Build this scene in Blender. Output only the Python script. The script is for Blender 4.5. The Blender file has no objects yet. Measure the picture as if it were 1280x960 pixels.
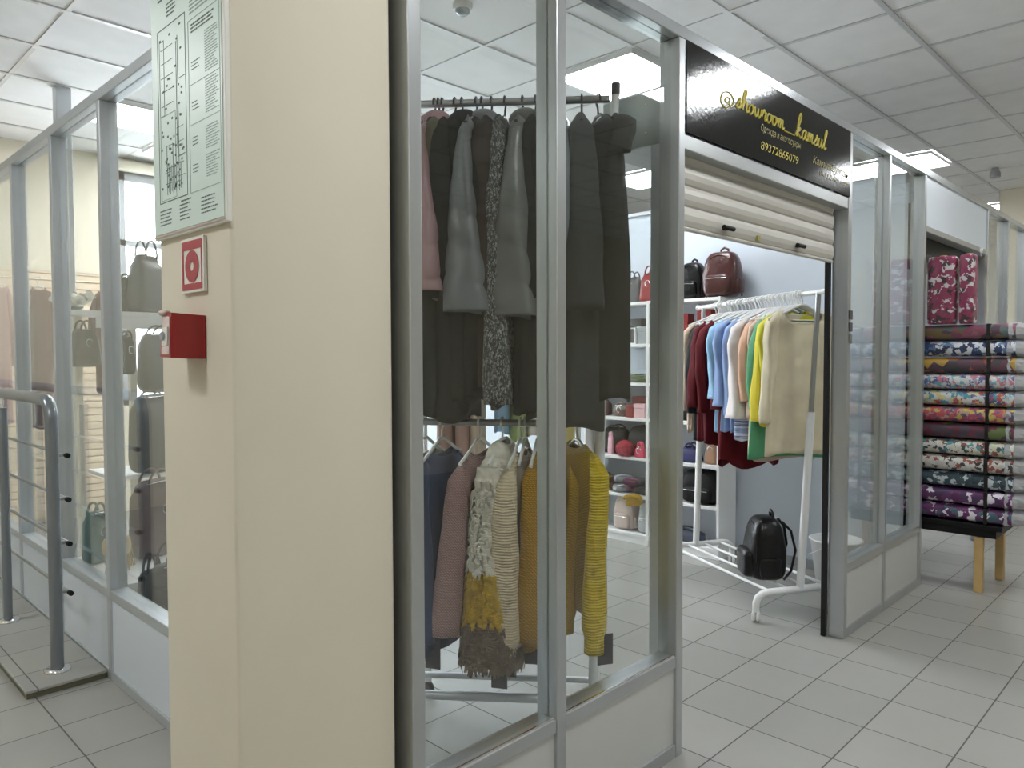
import bpy, bmesh, math, random
from math import sin, cos, pi, radians as R
from mathutils import Vector, Matrix
random.seed(7)
SC = bpy.context.scene
COL = SC.collection

# ---------------------------------------------------------------- camera
cam = bpy.data.cameras.new('camera'); camo = bpy.data.objects.new('camera', cam); COL.objects.link(camo)
cam.sensor_width = 36.0; cam.lens = 936.87 / 1280 * 36.0; cam.clip_start = 0.02
def cam_matrix(pitch, roll, yaw, loc):
    cp, sp, cr, sr = cos(pitch), sin(pitch), cos(roll), sin(roll)
    fwd = Vector((cos(yaw)*cp, sin(yaw)*cp, -sp)); right = Vector((sin(yaw), -cos(yaw), 0)); down = fwd.cross(right)
    r2 = cr*right + sr*down; d2 = -sr*right + cr*down
    m = Matrix.Identity(4)
    for i in range(3):
        m[i][0] = r2[i]; m[i][1] = -d2[i]; m[i][2] = -fwd[i]; m[i][3] = loc[i]
    return m
camo.matrix_world = cam_matrix(.0361690, .00295614, .7755267, (0, 0, 1.38))
SC.camera = camo
# ---------------------------------------------------------------- world, exposure
w = bpy.data.worlds.new('world'); SC.world = w; w.use_nodes = True
w.node_tree.nodes['Background'].inputs[0].default_value = (.86, .93, 1, 1)
w.node_tree.nodes['Background'].inputs[1].default_value = 7.0
SC.view_settings.view_transform = 'Standard'; SC.view_settings.look = 'None'
SC.view_settings.exposure = 1.05; SC.view_settings.gamma = 1.0; SC.view_settings.use_curve_mapping = False
PANEL_POWER = 13.0

# ---------------------------------------------------------------- materials
def mat(name, col, rough=.6, metal=0., bump=None, noise=None, spec=.5, coat=0., sheen=0.):
    m = bpy.data.materials.new(name); m.use_nodes = True; nt = m.node_tree; b = nt.nodes['Principled BSDF']
    b.inputs['Base Color'].default_value = (*col, 1); b.inputs['Roughness'].default_value = rough
    b.inputs['Metallic'].default_value = metal; b.inputs['Specular IOR Level'].default_value = spec
    b.inputs['Coat Weight'].default_value = coat
    b.inputs['Sheen Weight'].default_value = sheen
    tc = nt.nodes.new('ShaderNodeTexCoord')
    if noise:
        sc, amt = noise
        n = nt.nodes.new('ShaderNodeTexNoise'); n.inputs['Scale'].default_value = sc; n.inputs['Detail'].default_value = 4
        nt.links.new(tc.outputs['Object'], n.inputs['Vector'])
        r = nt.nodes.new('ShaderNodeValToRGB')
        r.color_ramp.elements[0].position = .3; r.color_ramp.elements[1].position = .7
        r.color_ramp.elements[0].color = (*[c*(1-amt) for c in col], 1)
        r.color_ramp.elements[1].color = (*[min(1, c*(1+amt)) for c in col], 1)
        nt.links.new(n.outputs['Fac'], r.inputs['Fac']); nt.links.new(r.outputs['Color'], b.inputs['Base Color'])
    if bump:
        kind, sc, st, dist = bump
        if kind == 'noise':
            n = nt.nodes.new('ShaderNodeTexNoise'); n.inputs['Scale'].default_value = sc; n.inputs['Detail'].default_value = 5 if dist < .015 else 1.2
            out = n.outputs['Fac']; nt.links.new(tc.outputs['Object'], n.inputs['Vector'])
        elif kind == 'knit':      # vertical ribs crossed by rows of stitches
            wv = nt.nodes.new('ShaderNodeTexWave'); wv.inputs['Scale'].default_value = sc; wv.bands_direction = 'Z'; wv.inputs['Distortion'].default_value = 1.2; wv.inputs['Detail Scale'].default_value = 2
            n = nt.nodes.new('ShaderNodeTexWave'); n.inputs['Scale'].default_value = sc; n.bands_direction = 'DIAGONAL'; n.inputs['Distortion'].default_value = 1.0
            nt.links.new(tc.outputs['Object'], wv.inputs['Vector']); nt.links.new(tc.outputs['Object'], n.inputs['Vector'])
            mu = nt.nodes.new('ShaderNodeMath'); mu.operation = 'MULTIPLY'; nt.links.new(wv.outputs['Fac'], mu.inputs[0]); nt.links.new(n.outputs['Fac'], mu.inputs[1]); out = mu.outputs[0]
        elif kind == 'cable':
            vo = nt.nodes.new('ShaderNodeTexVoronoi'); vo.inputs['Scale'].default_value = sc
            mp = nt.nodes.new('ShaderNodeMapping'); mp.inputs['Scale'].default_value = (1, 1, .45)
            nt.links.new(tc.outputs['Object'], mp.inputs['Vector']); nt.links.new(mp.outputs['Vector'], vo.inputs['Vector'])
            n = nt.nodes.new('ShaderNodeTexWave'); n.inputs['Scale'].default_value = sc*1.5; n.bands_direction = 'Z'; n.inputs['Distortion'].default_value = 3
            nt.links.new(tc.outputs['Object'], n.inputs['Vector'])
            ad = nt.nodes.new('ShaderNodeMath'); ad.operation = 'MULTIPLY_ADD'; ad.inputs[1].default_value = .16
            nt.links.new(n.outputs['Fac'], ad.inputs[0]); nt.links.new(vo.outputs['Distance'], ad.inputs[2]); out = ad.outputs[0]
        bp = nt.nodes.new('ShaderNodeBump'); bp.inputs['Strength'].default_value = st; bp.inputs['Distance'].default_value = dist
        nt.links.new(out, bp.inputs['Height']); nt.links.new(bp.outputs['Normal'], b.inputs['Normal'])
        if kind in ('knit', 'cable') and not noise:
            lo = .5 if kind == 'cable' else .55
            r = nt.nodes.new('ShaderNodeValToRGB'); r.color_ramp.elements[0].position = .0; r.color_ramp.elements[1].position = .55 if kind == 'knit' else .34
            r.color_ramp.elements[0].color = (*[c*lo for c in col], 1); r.color_ramp.elements[1].color = (*col, 1)
            nt.links.new(out, r.inputs['Fac']); nt.links.new(r.outputs['Color'], b.inputs['Base Color'])
    return m

def tile_mat(name, c1, c2, mortar, size, msize, off, rough, rmortar=.8, bumpst=.3):
    m = bpy.data.materials.new(name); m.use_nodes = True; nt = m.node_tree; b = nt.nodes['Principled BSDF']
    tc = nt.nodes.new('ShaderNodeTexCoord'); mp = nt.nodes.new('ShaderNodeMapping')
    mp.inputs['Location'].default_value = (-off[0], -off[1], 0)
    br = nt.nodes.new('ShaderNodeTexBrick'); br.offset = 0; br.squash = 1
    br.inputs['Scale'].default_value = 1; br.inputs['Brick Width'].default_value = size; br.inputs['Row Height'].default_value = size
    br.inputs['Mortar Size'].default_value = msize; br.inputs['Mortar Smooth'].default_value = .1; br.inputs['Bias'].default_value = 0
    br.inputs['Color1'].default_value = (*c1, 1); br.inputs['Color2'].default_value = (*c2, 1); br.inputs['Mortar'].default_value = (*mortar, 1)
    nt.links.new(tc.outputs['Object'], mp.inputs['Vector']); nt.links.new(mp.outputs['Vector'], br.inputs['Vector'])
    n = nt.nodes.new('ShaderNodeTexNoise'); n.inputs['Scale'].default_value = 2.5; n.inputs['Detail'].default_value = 6
    nt.links.new(tc.outputs['Object'], n.inputs['Vector'])
    mx = nt.nodes.new('ShaderNodeMixRGB'); mx.blend_type = 'MULTIPLY'; mx.inputs['Fac'].default_value = .18
    nt.links.new(br.outputs['Color'], mx.inputs['Color1']); nt.links.new(n.outputs['Color'], mx.inputs['Color2'])
    bw = nt.nodes.new('ShaderNodeRGBToBW'); nt.links.new(n.outputs['Color'], bw.inputs[0]); nt.links.new(bw.outputs[0], mx.inputs['Color2'])
    nt.links.new(mx.outputs['Color'], b.inputs['Base Color'])
    rr = nt.nodes.new('ShaderNodeMapRange'); rr.inputs['To Min'].default_value = rough; rr.inputs['To Max'].default_value = rmortar
    nt.links.new(br.outputs['Fac'], rr.inputs['Value']); nt.links.new(rr.outputs[0], b.inputs['Roughness'])
    bp = nt.nodes.new('ShaderNodeBump'); bp.invert = True; bp.inputs['Strength'].default_value = bumpst; bp.inputs['Distance'].default_value = .002
    nt.links.new(br.outputs['Fac'], bp.inputs['Height']); nt.links.new(bp.outputs['Normal'], b.inputs['Normal'])
    return m

def glass_mat(name, tint, rmul=1.0, rough=0.0):
    m = bpy.data.materials.new(name); m.use_nodes = True; nt = m.node_tree; nt.nodes.remove(nt.nodes['Principled BSDF'])
    o = nt.nodes['Material Output']; t = nt.nodes.new('ShaderNodeBsdfTransparent'); g = nt.nodes.new('ShaderNodeBsdfGlossy')
    t.inputs['Color'].default_value = (*tint, 1); g.inputs['Roughness'].default_value = rough; g.inputs['Color'].default_value = (1, 1, 1, 1)
    f = nt.nodes.new('ShaderNodeFresnel'); 
    ge = nt.nodes.new('ShaderNodeNewGeometry'); mr = nt.nodes.new('ShaderNodeMapRange')      # same reflectance on both faces of the pane
    mr.inputs['To Min'].default_value = 1.45; mr.inputs['To Max'].default_value = 1/1.45
    nt.links.new(ge.outputs['Backfacing'], mr.inputs['Value']); nt.links.new(mr.outputs[0], f.inputs['IOR'])
    mu = nt.nodes.new('ShaderNodeMath'); mu.operation = 'MULTIPLY'; mu.inputs[1].default_value = rmul; mu.use_clamp = True
    x = nt.nodes.new('ShaderNodeMixShader')
    nt.links.new(f.outputs[0], mu.inputs[0]); nt.links.new(mu.outputs[0], x.inputs[0]); nt.links.new(t.outputs[0], x.inputs[1]); nt.links.new(g.outputs[0], x.inputs[2]); nt.links.new(x.outputs[0], o.inputs[0])
    return m

def emit_mat(name, col, st):
    m = bpy.data.materials.new(name); m.use_nodes = True; nt = m.node_tree; b = nt.nodes['Principled BSDF']
    b.inputs['Base Color'].default_value = (.9, .9, .9, 1); b.inputs['Emission Color'].default_value = (*col, 1); b.inputs['Emission Strength'].default_value = st
    return m

def print_mat(name, cols, scale, stretch=(1, 1, 1), rand=1.0, rough=.45, warp=.0):
    # printed cloth: cells of flat colour
    m = bpy.data.materials.new(name); m.use_nodes = True; nt = m.node_tree; b = nt.nodes['Principled BSDF']
    b.inputs['Roughness'].default_value = rough; b.inputs['Coat Weight'].default_value = .35; b.inputs['Coat Roughness'].default_value = .15
    tc = nt.nodes.new('ShaderNodeTexCoord'); mp = nt.nodes.new('ShaderNodeMapping'); mp.inputs['Scale'].default_value = stretch
    vo = nt.nodes.new('ShaderNodeTexVoronoi'); vo.inputs['Scale'].default_value = scale; vo.inputs['Randomness'].default_value = rand
    ns = nt.nodes.new('ShaderNodeTexNoise'); ns.inputs['Scale'].default_value = scale*1.2
    ad = nt.nodes.new('ShaderNodeMixRGB'); ad.blend_type = 'LINEAR_LIGHT'; ad.inputs['Fac'].default_value = warp*.06
    nt.links.new(tc.outputs['Object'], mp.inputs['Vector']); nt.links.new(mp.outputs['Vector'], ad.inputs['Color1'])
    nt.links.new(mp.outputs['Vector'], ns.inputs['Vector']); nt.links.new(ns.outputs['Color'], ad.inputs['Color2'])
    nt.links.new(ad.outputs['Color'], vo.inputs['Vector'])
    sp = nt.nodes.new('ShaderNodeSeparateColor'); nt.links.new(vo.outputs['Color'], sp.inputs[0])
    r = nt.nodes.new('ShaderNodeValToRGB'); r.color_ramp.interpolation = 'CONSTANT'
    n = len(cols)
    while len(r.color_ramp.elements) < n: r.color_ramp.elements.new(.5)
    for i, c in enumerate(cols):
        r.color_ramp.elements[i].position = i/n; r.color_ramp.elements[i].color = (*c, 1)
    nt.links.new(sp.outputs[0], r.inputs['Fac']); nt.links.new(r.outputs['Color'], b.inputs['Base Color'])
    return m

M = {}
M['floor'] = tile_mat('floor_tile', (.42, .41, .385), (.38, .372, .35), (.09, .088, .08), .2975, .0028, (.784, 1.283), .26)
M['floor2'] = tile_mat('floor_tile_passage', (.47, .46, .42), (.43, .42, .39), (.12, .115, .10), .2975, .0028, (.784, 1.36), .26)
M['ceil'] = mat('ceiling_tile', (.84, .84, .83), .9, bump=('noise', 160, .25, .002), noise=(6, .03))
M['tbar'] = mat('ceiling_bar', (.62, .63, .63), .35, .3)
M['alu'] = mat('aluminium', (.52, .54, .55), .34, .75)
M['alu_l'] = mat('aluminium_pale', (.60, .63, .66), .38, .6)
M['rail'] = mat('aluminium_rail', (.60, .63, .66), .2, .7)
M['kick'] = mat('grey_white_laminate', (.57, .58, .56), .4)
M['fascia'] = mat('bluish_white_laminate', (.73, .79, .86), .35)
M['cream'] = mat('cream_paint', (.80, .74, .60), .7, bump=('noise', 30, .08, .004))
M['pillar'] = mat('pillar_paint', (.76, .70, .57), .65, bump=('noise', 26, .1, .004), noise=(3, .02))
M['bluewall'] = mat('pale_blue_paint', (.62, .68, .76), .65)
M['base'] = mat('grey_baseboard', (.36, .38, .41), .5)
M['glass'] = glass_mat('shopfront_glass', (.925, .94, .93), 1.15)
M['wglass'] = glass_mat('window_glass', (.97, .98, .98), 1.0)
M['light'] = emit_mat('panel_light', (.95, .98, 1.0), PANEL_POWER)
M['white'] = mat('white_metal', (.82, .82, .82), .35)
M['wood_w'] = mat('white_board', (.84, .84, .84), .5)
M['plast'] = mat('white_plastic', (.80, .80, .77), .35)
M['black'] = mat('black_plastic', (.012, .012, .012), .4)
M['gap'] = mat('black_rubber', (.006, .006, .006), .7)
M['sign'] = mat('black_gloss_vinyl', (.006, .007, .007), .10, bump=('noise', 55, .12, .003), spec=.42)
M['gold'] = mat('gold_letters', (.62, .52, .06), .4)
M['gold_d'] = mat('dull_gold_letters', (.42, .37, .12), .45)
M['shutter'] = mat('shutter_slats', (.60, .58, .53), .45, .15)
M['steel'] = mat('brushed_steel', (.40, .41, .42), .33, .85)
M['steel_paint'] = mat('grey_rail_paint', (.25, .27, .29), .3, .5)
M['galv'] = mat('galvanised', (.44, .49, .48), .35, .5)
M['chrome'] = mat('chrome', (.75, .75, .76), .12, 1.)
M['red'] = mat('alarm_red', (.34, .008, .010), .3)
M['signred'] = mat('sign_red', (.45, .08, .09), .5)
M['signwhite'] = mat('sign_white', (.86, .84, .78), .4)
M['poster'] = mat('poster_paper', (.72, .84, .78), .35)
M['ink'] = mat('poster_ink', (.13, .17, .16), .6)
M['ink_l'] = mat('poster_ink_pale', (.36, .45, .42), .6)
M['green'] = mat('exit_green', (.0, .22, .10), .4)
M['pine'] = mat('pine', (.62, .42, .18), .5, noise=(9, .12))
M['peach'] = mat('peach_slatwall', (.86, .70, .52), .6)
M['patent'] = mat('black_leather', (.004, .004, .0045), .33, bump=('noise', 28, .3, .012), spec=.35)
M['matblack'] = mat('matt_black_leather', (.006, .006, .007), .5, bump=('noise', 40, .2, .006), spec=.3)
M['greyleather'] = mat('grey_leather', (.09, .09, .088), .4, bump=('noise', 30, .2, .006))
M['brownl'] = mat('brown_leather', (.055, .011, .009), .3, bump=('noise', 24, .4, .012), coat=.2)
M['blush'] = mat('blush_leather', (.62, .50, .45), .4, bump=('noise', 20, .3, .01))
M['silver'] = mat('silver_vinyl', (.42, .45, .47), .25, .5, bump=('noise', 20, .4, .01))
M['redl'] = mat('red_leather', (.24, .025, .025), .35)
M['teal'] = mat('teal_cloth', (.07, .18, .17), .6)
M['straw'] = mat('straw', (.55, .42, .22), .8, bump=('noise', 60, .5, .01))
M['pompom'] = mat('pink_fur', (.85, .16, .24), .9, bump=('noise', 90, 1, .01), sheen=.5)
M['petal'] = mat('cream_petals', (.90, .89, .80), .7)
M['leaf'] = mat('leaf', (.10, .15, .08), .6)
M['maroon'] = mat('maroon_cloth', (.09, .028, .026), .8)
M['dpink'] = mat('dusty_pink_cloth', (.42, .22, .21), .8)
M['slab'] = mat('slab_edge', (.16, .15, .10), .9, bump=('noise', 60, .6, .01))

# ---------------------------------------------------------------- mesh building
class MB:
    def __init__(s): s.v = []; s.f = []; s.sm = []
    def add(s, vs, fs, smooth=False):
        b = len(s.v); s.v += [tuple(v) for v in vs]
        for f in fs: s.f.append(tuple(b+i for i in f)); s.sm.append(smooth)
        return s
    def box(s, x0, x1, y0, y1, z0, z1):
        vs = [(x, y, z) for z in (z0, z1) for y in (y0, y1) for x in (x0, x1)]
        return s.add(vs, [(0, 2, 3, 1), (4, 5, 7, 6), (0, 1, 5, 4), (2, 6, 7, 3), (0, 4, 6, 2), (1, 3, 7, 5)])
    def loft(s, rings, cap0=True, cap1=True, smooth=True, closed=True):
        n = len(rings[0]); vs = [p for r in rings for p in r]; fs = []
        for i in range(len(rings)-1):
            for j in range(n if closed else n-1):
                k = (j+1) % n; fs.append((i*n+j, i*n+k, (i+1)*n+k, (i+1)*n+j))
        s.add(vs, fs, smooth)
        if cap0: s.add(rings[0], [tuple(range(n))[::-1]], False)
        if cap1: s.add(rings[-1], [tuple(range(n))], False)
        return s
    def tube(s, path, r, seg=10, caps=True, flat=1.0):
        P = [Vector(p) for p in path]; n = len(P)
        rr = r if isinstance(r, (list, tuple)) else [r]*n
        rings = []; up = None
        for i in range(n):
            t = (P[min(i+1, n-1)] - P[max(i-1, 0)]).normalized()
            if up is None:
                a = Vector((0, 0, 1)) if abs(t.z) < .9 else Vector((1, 0, 0))
            else: a = up
            u = (a - t*a.dot(t)).normalized(); w_ = t.cross(u); up = u
            rings.append([P[i] + (u*cos(2*pi*k/seg)*flat + w_*sin(2*pi*k/seg))*rr[i] for k in range(seg)])
        return s.loft(rings, caps, caps)
    def lathe(s, prof, c=(0, 0, 0), seg=24, axis='z', caps=True):
        rings = []
        for r, h in prof:
            ring = []
            for k in range(seg):
                a = 2*pi*k/seg; x, y = r*cos(a), r*sin(a)
                p = {'z': (x, y, h), 'x': (h, x, y), 'y': (y, h, x)}[axis]
                ring.append((p[0]+c[0], p[1]+c[1], p[2]+c[2]))
            rings.append(ring)
        return s.loft(rings, caps, caps)
    def sell(s, c, h, e1=.5, e2=.5, nu=16, nv=10, zfun=None):
        def sp(t, e): return math.copysign(abs(t)**e, t)
        rings = []
        for i in range(nv+1):
            ph = -pi/2 + pi*i/nv; ring = []
            for j in range(nu):
                th = 2*pi*j/nu
                x = sp(cos(ph), e1)*sp(cos(th), e2); y = sp(cos(ph), e1)*sp(sin(th), e2); z = sp(sin(ph), e1)
                if i in (0, nv): x *= .02; y *= .02
                if zfun: x, y, z = zfun(x, y, z)
                ring.append((c[0]+x*h[0], c[1]+y*h[1], c[2]+z*h[2]))
            rings.append(ring)
        return s.loft(rings)
    def build(s, name, m, parent=None, bevel=0, solid=0, world=False, seg=2):
        vs = s.v
        if world and parent is not None:
            o = world_loc(parent); vs = [(v[0]-o[0], v[1]-o[1], v[2]-o[2]) for v in vs]
        me = bpy.data.meshes.new(name); me.from_pydata(vs, [], s.f); me.polygons.foreach_set('use_smooth', s.sm)
        me.materials.append(m); me.update()
        o = bpy.data.objects.new(name, me); COL.objects.link(o); o.parent = parent
        if solid:
            q = o.modifiers.new('solid', 'SOLIDIFY'); q.thickness = solid; q.offset = -1
        if bevel:
            q = o.modifiers.new('bevel', 'BEVEL'); q.width = bevel; q.segments = seg; q.limit_method = 'ANGLE'; q.angle_limit = R(50)
        return o
def world_loc(o):
    p = Vector((0, 0, 0))
    while o is not None: p += Vector(o.location); o = o.parent
    return p
def tag(o, label=None, cat=None, group=None, kind=None):
    if label: o['label'] = label
    if cat: o['category'] = cat
    if group: o['group'] = group
    if kind: o['kind'] = kind
    return o
def thing(name, label, cat, loc=(0, 0, 0), rz=0, group=None, kind=None):
    o = bpy.data.objects.new(name, None); COL.objects.link(o); o.location = loc; o.rotation_euler = (0, 0, rz); o.empty_display_size = .05
    return tag(o, label, cat, group, kind)
def B(*a): return MB().box(*a)
def struct(o, label=None): o['kind'] = 'structure'; (label and tag(o, label)); return o

# ================================================================ SETTING
ZC = 3.16
struct(B(1.053, 14, -4, 7.4, -.1, 0).build('floor', M['floor']), 'pale grey square floor tiles of shop and main aisle')
struct(B(-3, 1.053, -4, 7.4, -.1, 0).build('floor', M['floor2']), 'pale grey square floor tiles of the side passage at left')
struct(B(-3, 14, -4, 7.4, ZC, ZC+.05).build('ceiling', M['ceil']), 'suspended ceiling of square mineral tiles')
g = MB()
x = -3.0
while x <= 14.01: g.box(x-.012, x+.012, -4, 7.2, ZC-.005, ZC+.001); x += .6
y = 1.36-.6*8
while y < 7.2: g.box(-3, 14, y-.014, y+.014, ZC-.007, ZC+.001); y += .6
struct(g.build('trim_1', M['tbar']), 'grey metal grid of ceiling bars')
g = MB()
for k in range(2, 7): g.box(.6*k-.0125, .6*k+.0125, 1.42, 5.0, ZC-.0075, ZC-.003)
for k in range(1, 7): g.box(1.07, 4.0, 1.36+.6*k-.0145, 1.36+.6*k+.0145, ZC-.0082, ZC-.003)
struct(g.build('trim_6', M['white']), 'white ceiling bars above the hanging coats')
# outer walls
wb = thing('wall_back', 'cream painted back wall with a daylight window', 'wall', (5, 7.2, 0)); struct(wb)
MB().box(-3, 2.36, 7.2, 7.4, 0, ZC).box(4.6, 14, 7.2, 7.4, 0, ZC).box(2.36, 4.6, 7.2, 7.4, 0, .95).box(2.36, 4.6, 7.2, 7.4, 3.05, ZC).build('plaster', M['cream'], wb, world=True)
wn = thing('window_1', 'bright daylight window with a grey transom in cream back wall', 'window', (3.48, 7.25, .95)); struct(wn)
f = MB().box(2.36, 4.6, 7.22, 7.28, 2.97, 3.05).box(2.36, 4.6, 7.22, 7.28, 2.39, 2.44).box(2.36, 4.6, 7.22, 7.28, .95, 1.0)
for xx in (2.36, 3.08, 3.82, 4.55): f.box(xx, xx+.05, 7.22, 7.28, .95, 3.05)
f.build('window_frame', M['base'], wn, world=True)
B(2.38, 4.58, 7.245, 7.255, .97, 3.03).build('glass_pane', M['wglass'], wn, world=True)
B(2.3, 4.66, 7.1, 7.2, 3.045, 3.12).build('blind_box', M['cream'], wn, world=True)
struct(B(-3.2, -3, -4, 7.4, 0, ZC).build('wall_left', M['cream']), 'cream wall of the side passage')
struct(B(-3, 14, -4.2, -4, 0, ZC).build('wall_front', M['cream']), 'cream wall across the aisle')
struct(B(14, 14.2, -4, 7.4, 0, ZC).build('wall_far', M['bluewall']), 'far wall')
struct(B(9.5, 9.8, -4, 1.95, 0, ZC).build('wall_end', M['cream'], bevel=.01), 'cream wall closing the aisle at far right')
# wall between the two shops
wr = thing('wall_right', 'pale blue partition wall inside the shop', 'wall', (4.8, 4, 0)); struct(wr)
B(4.8, 4.86, 1.46, 7.2, 0, 2.45).build('panel', M['bluewall'], wr, world=True)
B(4.78, 4.88, 1.46, 7.2, 2.45, 2.475).build('capping', M['alu_l'], wr, world=True)
struct(B(4.788, 4.8, 1.46, 2.50, 0, .06).build('baseboard_right', M['base']), 'grey baseboard of the blue shop wall')
struct(MB().box(1.455, 1.545, 5.57, 5.66, 0, ZC).build('trim_2', M['alu_l'], bevel=.006), 'pale grey full height post inside the shop')

# pillar
def pillar():
    x0, x1, y0, y1, r = .658, 1.042, 1.40, 1.752, .018
    def ring(z):
        pts = []
        for cx, cy, a0, rr in ((x1-r, y0+r, -90, r), (x1-.004, y1-.004, 0, .004), (x0+.004, y1-.004, 90, .004), (x0+.008, y0+.008, 180, .008)):
            for k in range(6):
                a = R(a0+90*k/5); pts.append((cx+rr*cos(a), cy+rr*sin(a), z))
        return pts
    o = MB().loft([ring(0), ring(ZC)]).build('wall_pillar', M['pillar'])
    struct(o, 'cream painted square pillar at the shop corner')
pillar()
struct(B(1.028, 1.066, 1.453, 1.475, 0, 2.444).build('trim_5', M['gap']), 'dark joint between pillar and first post')

# ---------------------------------------------------------------- front partition, plane y = 1.372 (front) to 1.452
Y0, Y1 = 1.372, 1.450
GY0, GY1 = 1.403, 1.409
def post(p, x0, x1, z0=0, z1=2.444, y0=Y0, y1=Y1):
    m = MB().box(x0, x1, y0, y1, z0, z1)
    m.build('post', M['alu'], p, bevel=.003, world=True)
w1 = thing('window_2', 'glazed shopfront left of the door with grey aluminium posts and white kick panels', 'window', (1.65, Y0, 0)); struct(w1)
for a, b in ((1.066, 1.104), (1.578, 1.619), (2.200, 2.238)): post(w1, a, b)
for a, b in ((1.104, 1.578), (1.619, 2.200)):
    B(a, b, Y0+.002, Y1-.002, .312, .352).build('sill_rail', M['alu'], w1, bevel=.003, world=True)
    B(a, b, Y0+.002, Y1-.002, 0, .045).build('bottom_rail', M['alu'], w1, bevel=.003, world=True)
    B(a, b, Y0+.012, Y0+.030, .045, .312).build('kick_panel', M['kick'], w1, world=True)
    B(a, b, GY0, GY1, .352, 2.444).build('glass_pane', M['glass'], w1, world=True)
    MB().box(a, b, Y0+.006, Y0+.012, .352, .358).build('bead', M['chrome'], w1, world=True)
tr = struct(B(1.066, 9.4, Y0-.001, Y1, 2.444, 2.484).build('trim_3', M['rail'], bevel=.003), 'grey aluminium top rail along the shopfronts')

d1 = thing('door_1', 'half raised cream roller shutter in the shop doorway', 'door', (2.97, Y0, 0)); struct(d1)
# curved slats, one profile per slat
sh = MB(); zz = 2.13
for k in range(4):
    pr_ = [(0, 0), (-.006, -.012), (-.009, -.03), (-.008, -.05), (-.002, -.066), (.004, -.072)]
    ring0 = [(2.255, 1.432+p[0], zz+p[1]) for p in pr_] + [(2.255, 1.444, zz-.072), (2.255, 1.444, zz)]
    ring1 = [(3.655, q[1], q[2]) for q in ring0]
    sh.loft([ring0, ring1], smooth=False); zz -= .0735
sh.build('shutter_slats', M['shutter'], d1, world=True)
B(2.255, 3.655, 1.425, 1.447, 1.826, 1.838).build('end_slat', M['shutter'], d1, bevel=.004, world=True)
for hx, hz in ((2.60, 1.862), (3.24, 1.862)):
    hb = MB().tube([(hx-.035, 1.405, hz), (hx+.04, 1.405, hz)], .009, 8).box(hx-.012, hx+.012, 1.404, 1.43, hz-.006, hz+.006)
    hb.build('handle', M['matblack'], d1, world=True)
B(2.86, 2.88, 1.415, 1.428, 1.845, 1.865).build('lock', M['gold_d'], d1, world=True)
B(2.238, 3.70, 1.452, 1.72, 2.12, 2.31).build('shutter_box', M['galv'], d1, bevel=.004, world=True)
bl = MB()
for by, bz in ((1.53, 2.265), (1.53, 2.165), (1.66, 2.16), (1.66, 2.27)): bl.sell((2.237, by, bz), (.004, .005, .005), 1, 1, 8, 6)
bl.build('rivets', M['chrome'], d1, world=True)
B(2.238, 2.262, 1.452, 1.51, 0, 2.12).build('guide_channel', M['fascia'], d1, bevel=.002, world=True)
B(3.672, 3.70, 1.452, 1.474, 0, 2.12).build('guide_channel', M['gap'], d1, bevel=.002, world=True)
B(2.238, 3.70, Y0+.004, Y1-.004, 2.082, 2.135).build('lintel', M['alu'], d1, bevel=.003, world=True)

w2 = thing('window_3', 'narrow glazed shopfront right of the door with two glass panes', 'window', (4.3, Y0, 0)); struct(w2)
for a, b in ((3.70, 3.740), (4.262, 4.290), (4.868, 4.908)): post(w2, a, b)
for a, b in ((3.74, 4.262), (4.29, 4.868)):
    B(a, b, Y0+.002, Y1-.002, .325, .365).build('sill_rail', M['alu'], w2, bevel=.003, world=True)
    B(a, b, Y0+.002, Y1-.002, 0, .045).build('bottom_rail', M['alu'], w2, bevel=.003, world=True)
    B(a, b, Y0+.012, Y0+.030, .045, .325).build('kick_panel', M['kick'], w2, world=True)
    B(a, b, GY0, GY1, .365, 2.444).build('glass_pane', M['glass'], w2, world=True)
w4 = thing('window_4', 'white fascia and far glass panes over the fabric shop', 'window', (6.5, Y0, 0)); struct(w4)
B(4.908, 6.378, Y0+.012, Y0+.03, 2.15, 2.444).build('fascia_panel', M['fascia'], w4, world=True)
B(4.908, 6.378, Y0, Y1, 2.115, 2.15).build('lintel', M['alu'], w4, bevel=.003, world=True)
for a, b in ((6.378, 6.418), (7.02, 7.05), (7.70, 7.74), (8.4, 8.44)): post(w4, a, b)
for a, b in ((6.418, 7.02), (7.05, 7.70), (7.74, 8.4), (8.44, 9.4)):
    B(a, b, GY0, GY1, .365, 2.444).build('glass_pane', M['glass'], w4, world=True)
    B(a, b, Y0+.012, Y0+.03, 0, .365).build('kick_panel', M['kick'], w4, world=True)
B(4.93, 6.36, 1.46, 1.75, 2.0, 2.3).build('shutter_box', M['matblack'], w4, bevel=.004, world=True)

# ---------------------------------------------------------------- left partition, plane x = 1.053
w5 = thing('window_5', 'glazed side partition at left with grey aluminium posts', 'window', (1.053, 4.5, 0)); struct(w5)
YP = (2.74, 3.453, 4.165, 4.935, 5.70, 6.45)
for yp in YP: B(1.053, 1.126, yp-.02, yp+.02, 0, 2.455).build('post', M['alu_l'], w5, bevel=.003, world=True)
yl = [1.76]+list(YP)+[7.2]
for a, b in zip(yl[:-1], yl[1:]):
    a += .02 if a > 2 else 0; b -= .02 if b < 7 else 0
    B(1.054, 1.125, a, b, .352, .392).build('sill_rail', M['alu_l'], w5, bevel=.003, world=True)
    B(1.054, 1.125, a, b, 0, .04).build('bottom_rail', M['alu_l'], w5, bevel=.003, world=True)
    B(1.062, 1.075, a, b,   .04, .352).build('kick_panel', M['fascia'], w5, world=True)
    B(1.085, 1.091, a, b, .392, 2.455).build('glass_pane', M['glass'], w5, world=True)
struct(B(1.052, 1.127, 1.76, 7.2, 2.455, 2.50).build('trim_4', M['alu_l'], bevel=.003), 'grey top rail of the side partition')

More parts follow.
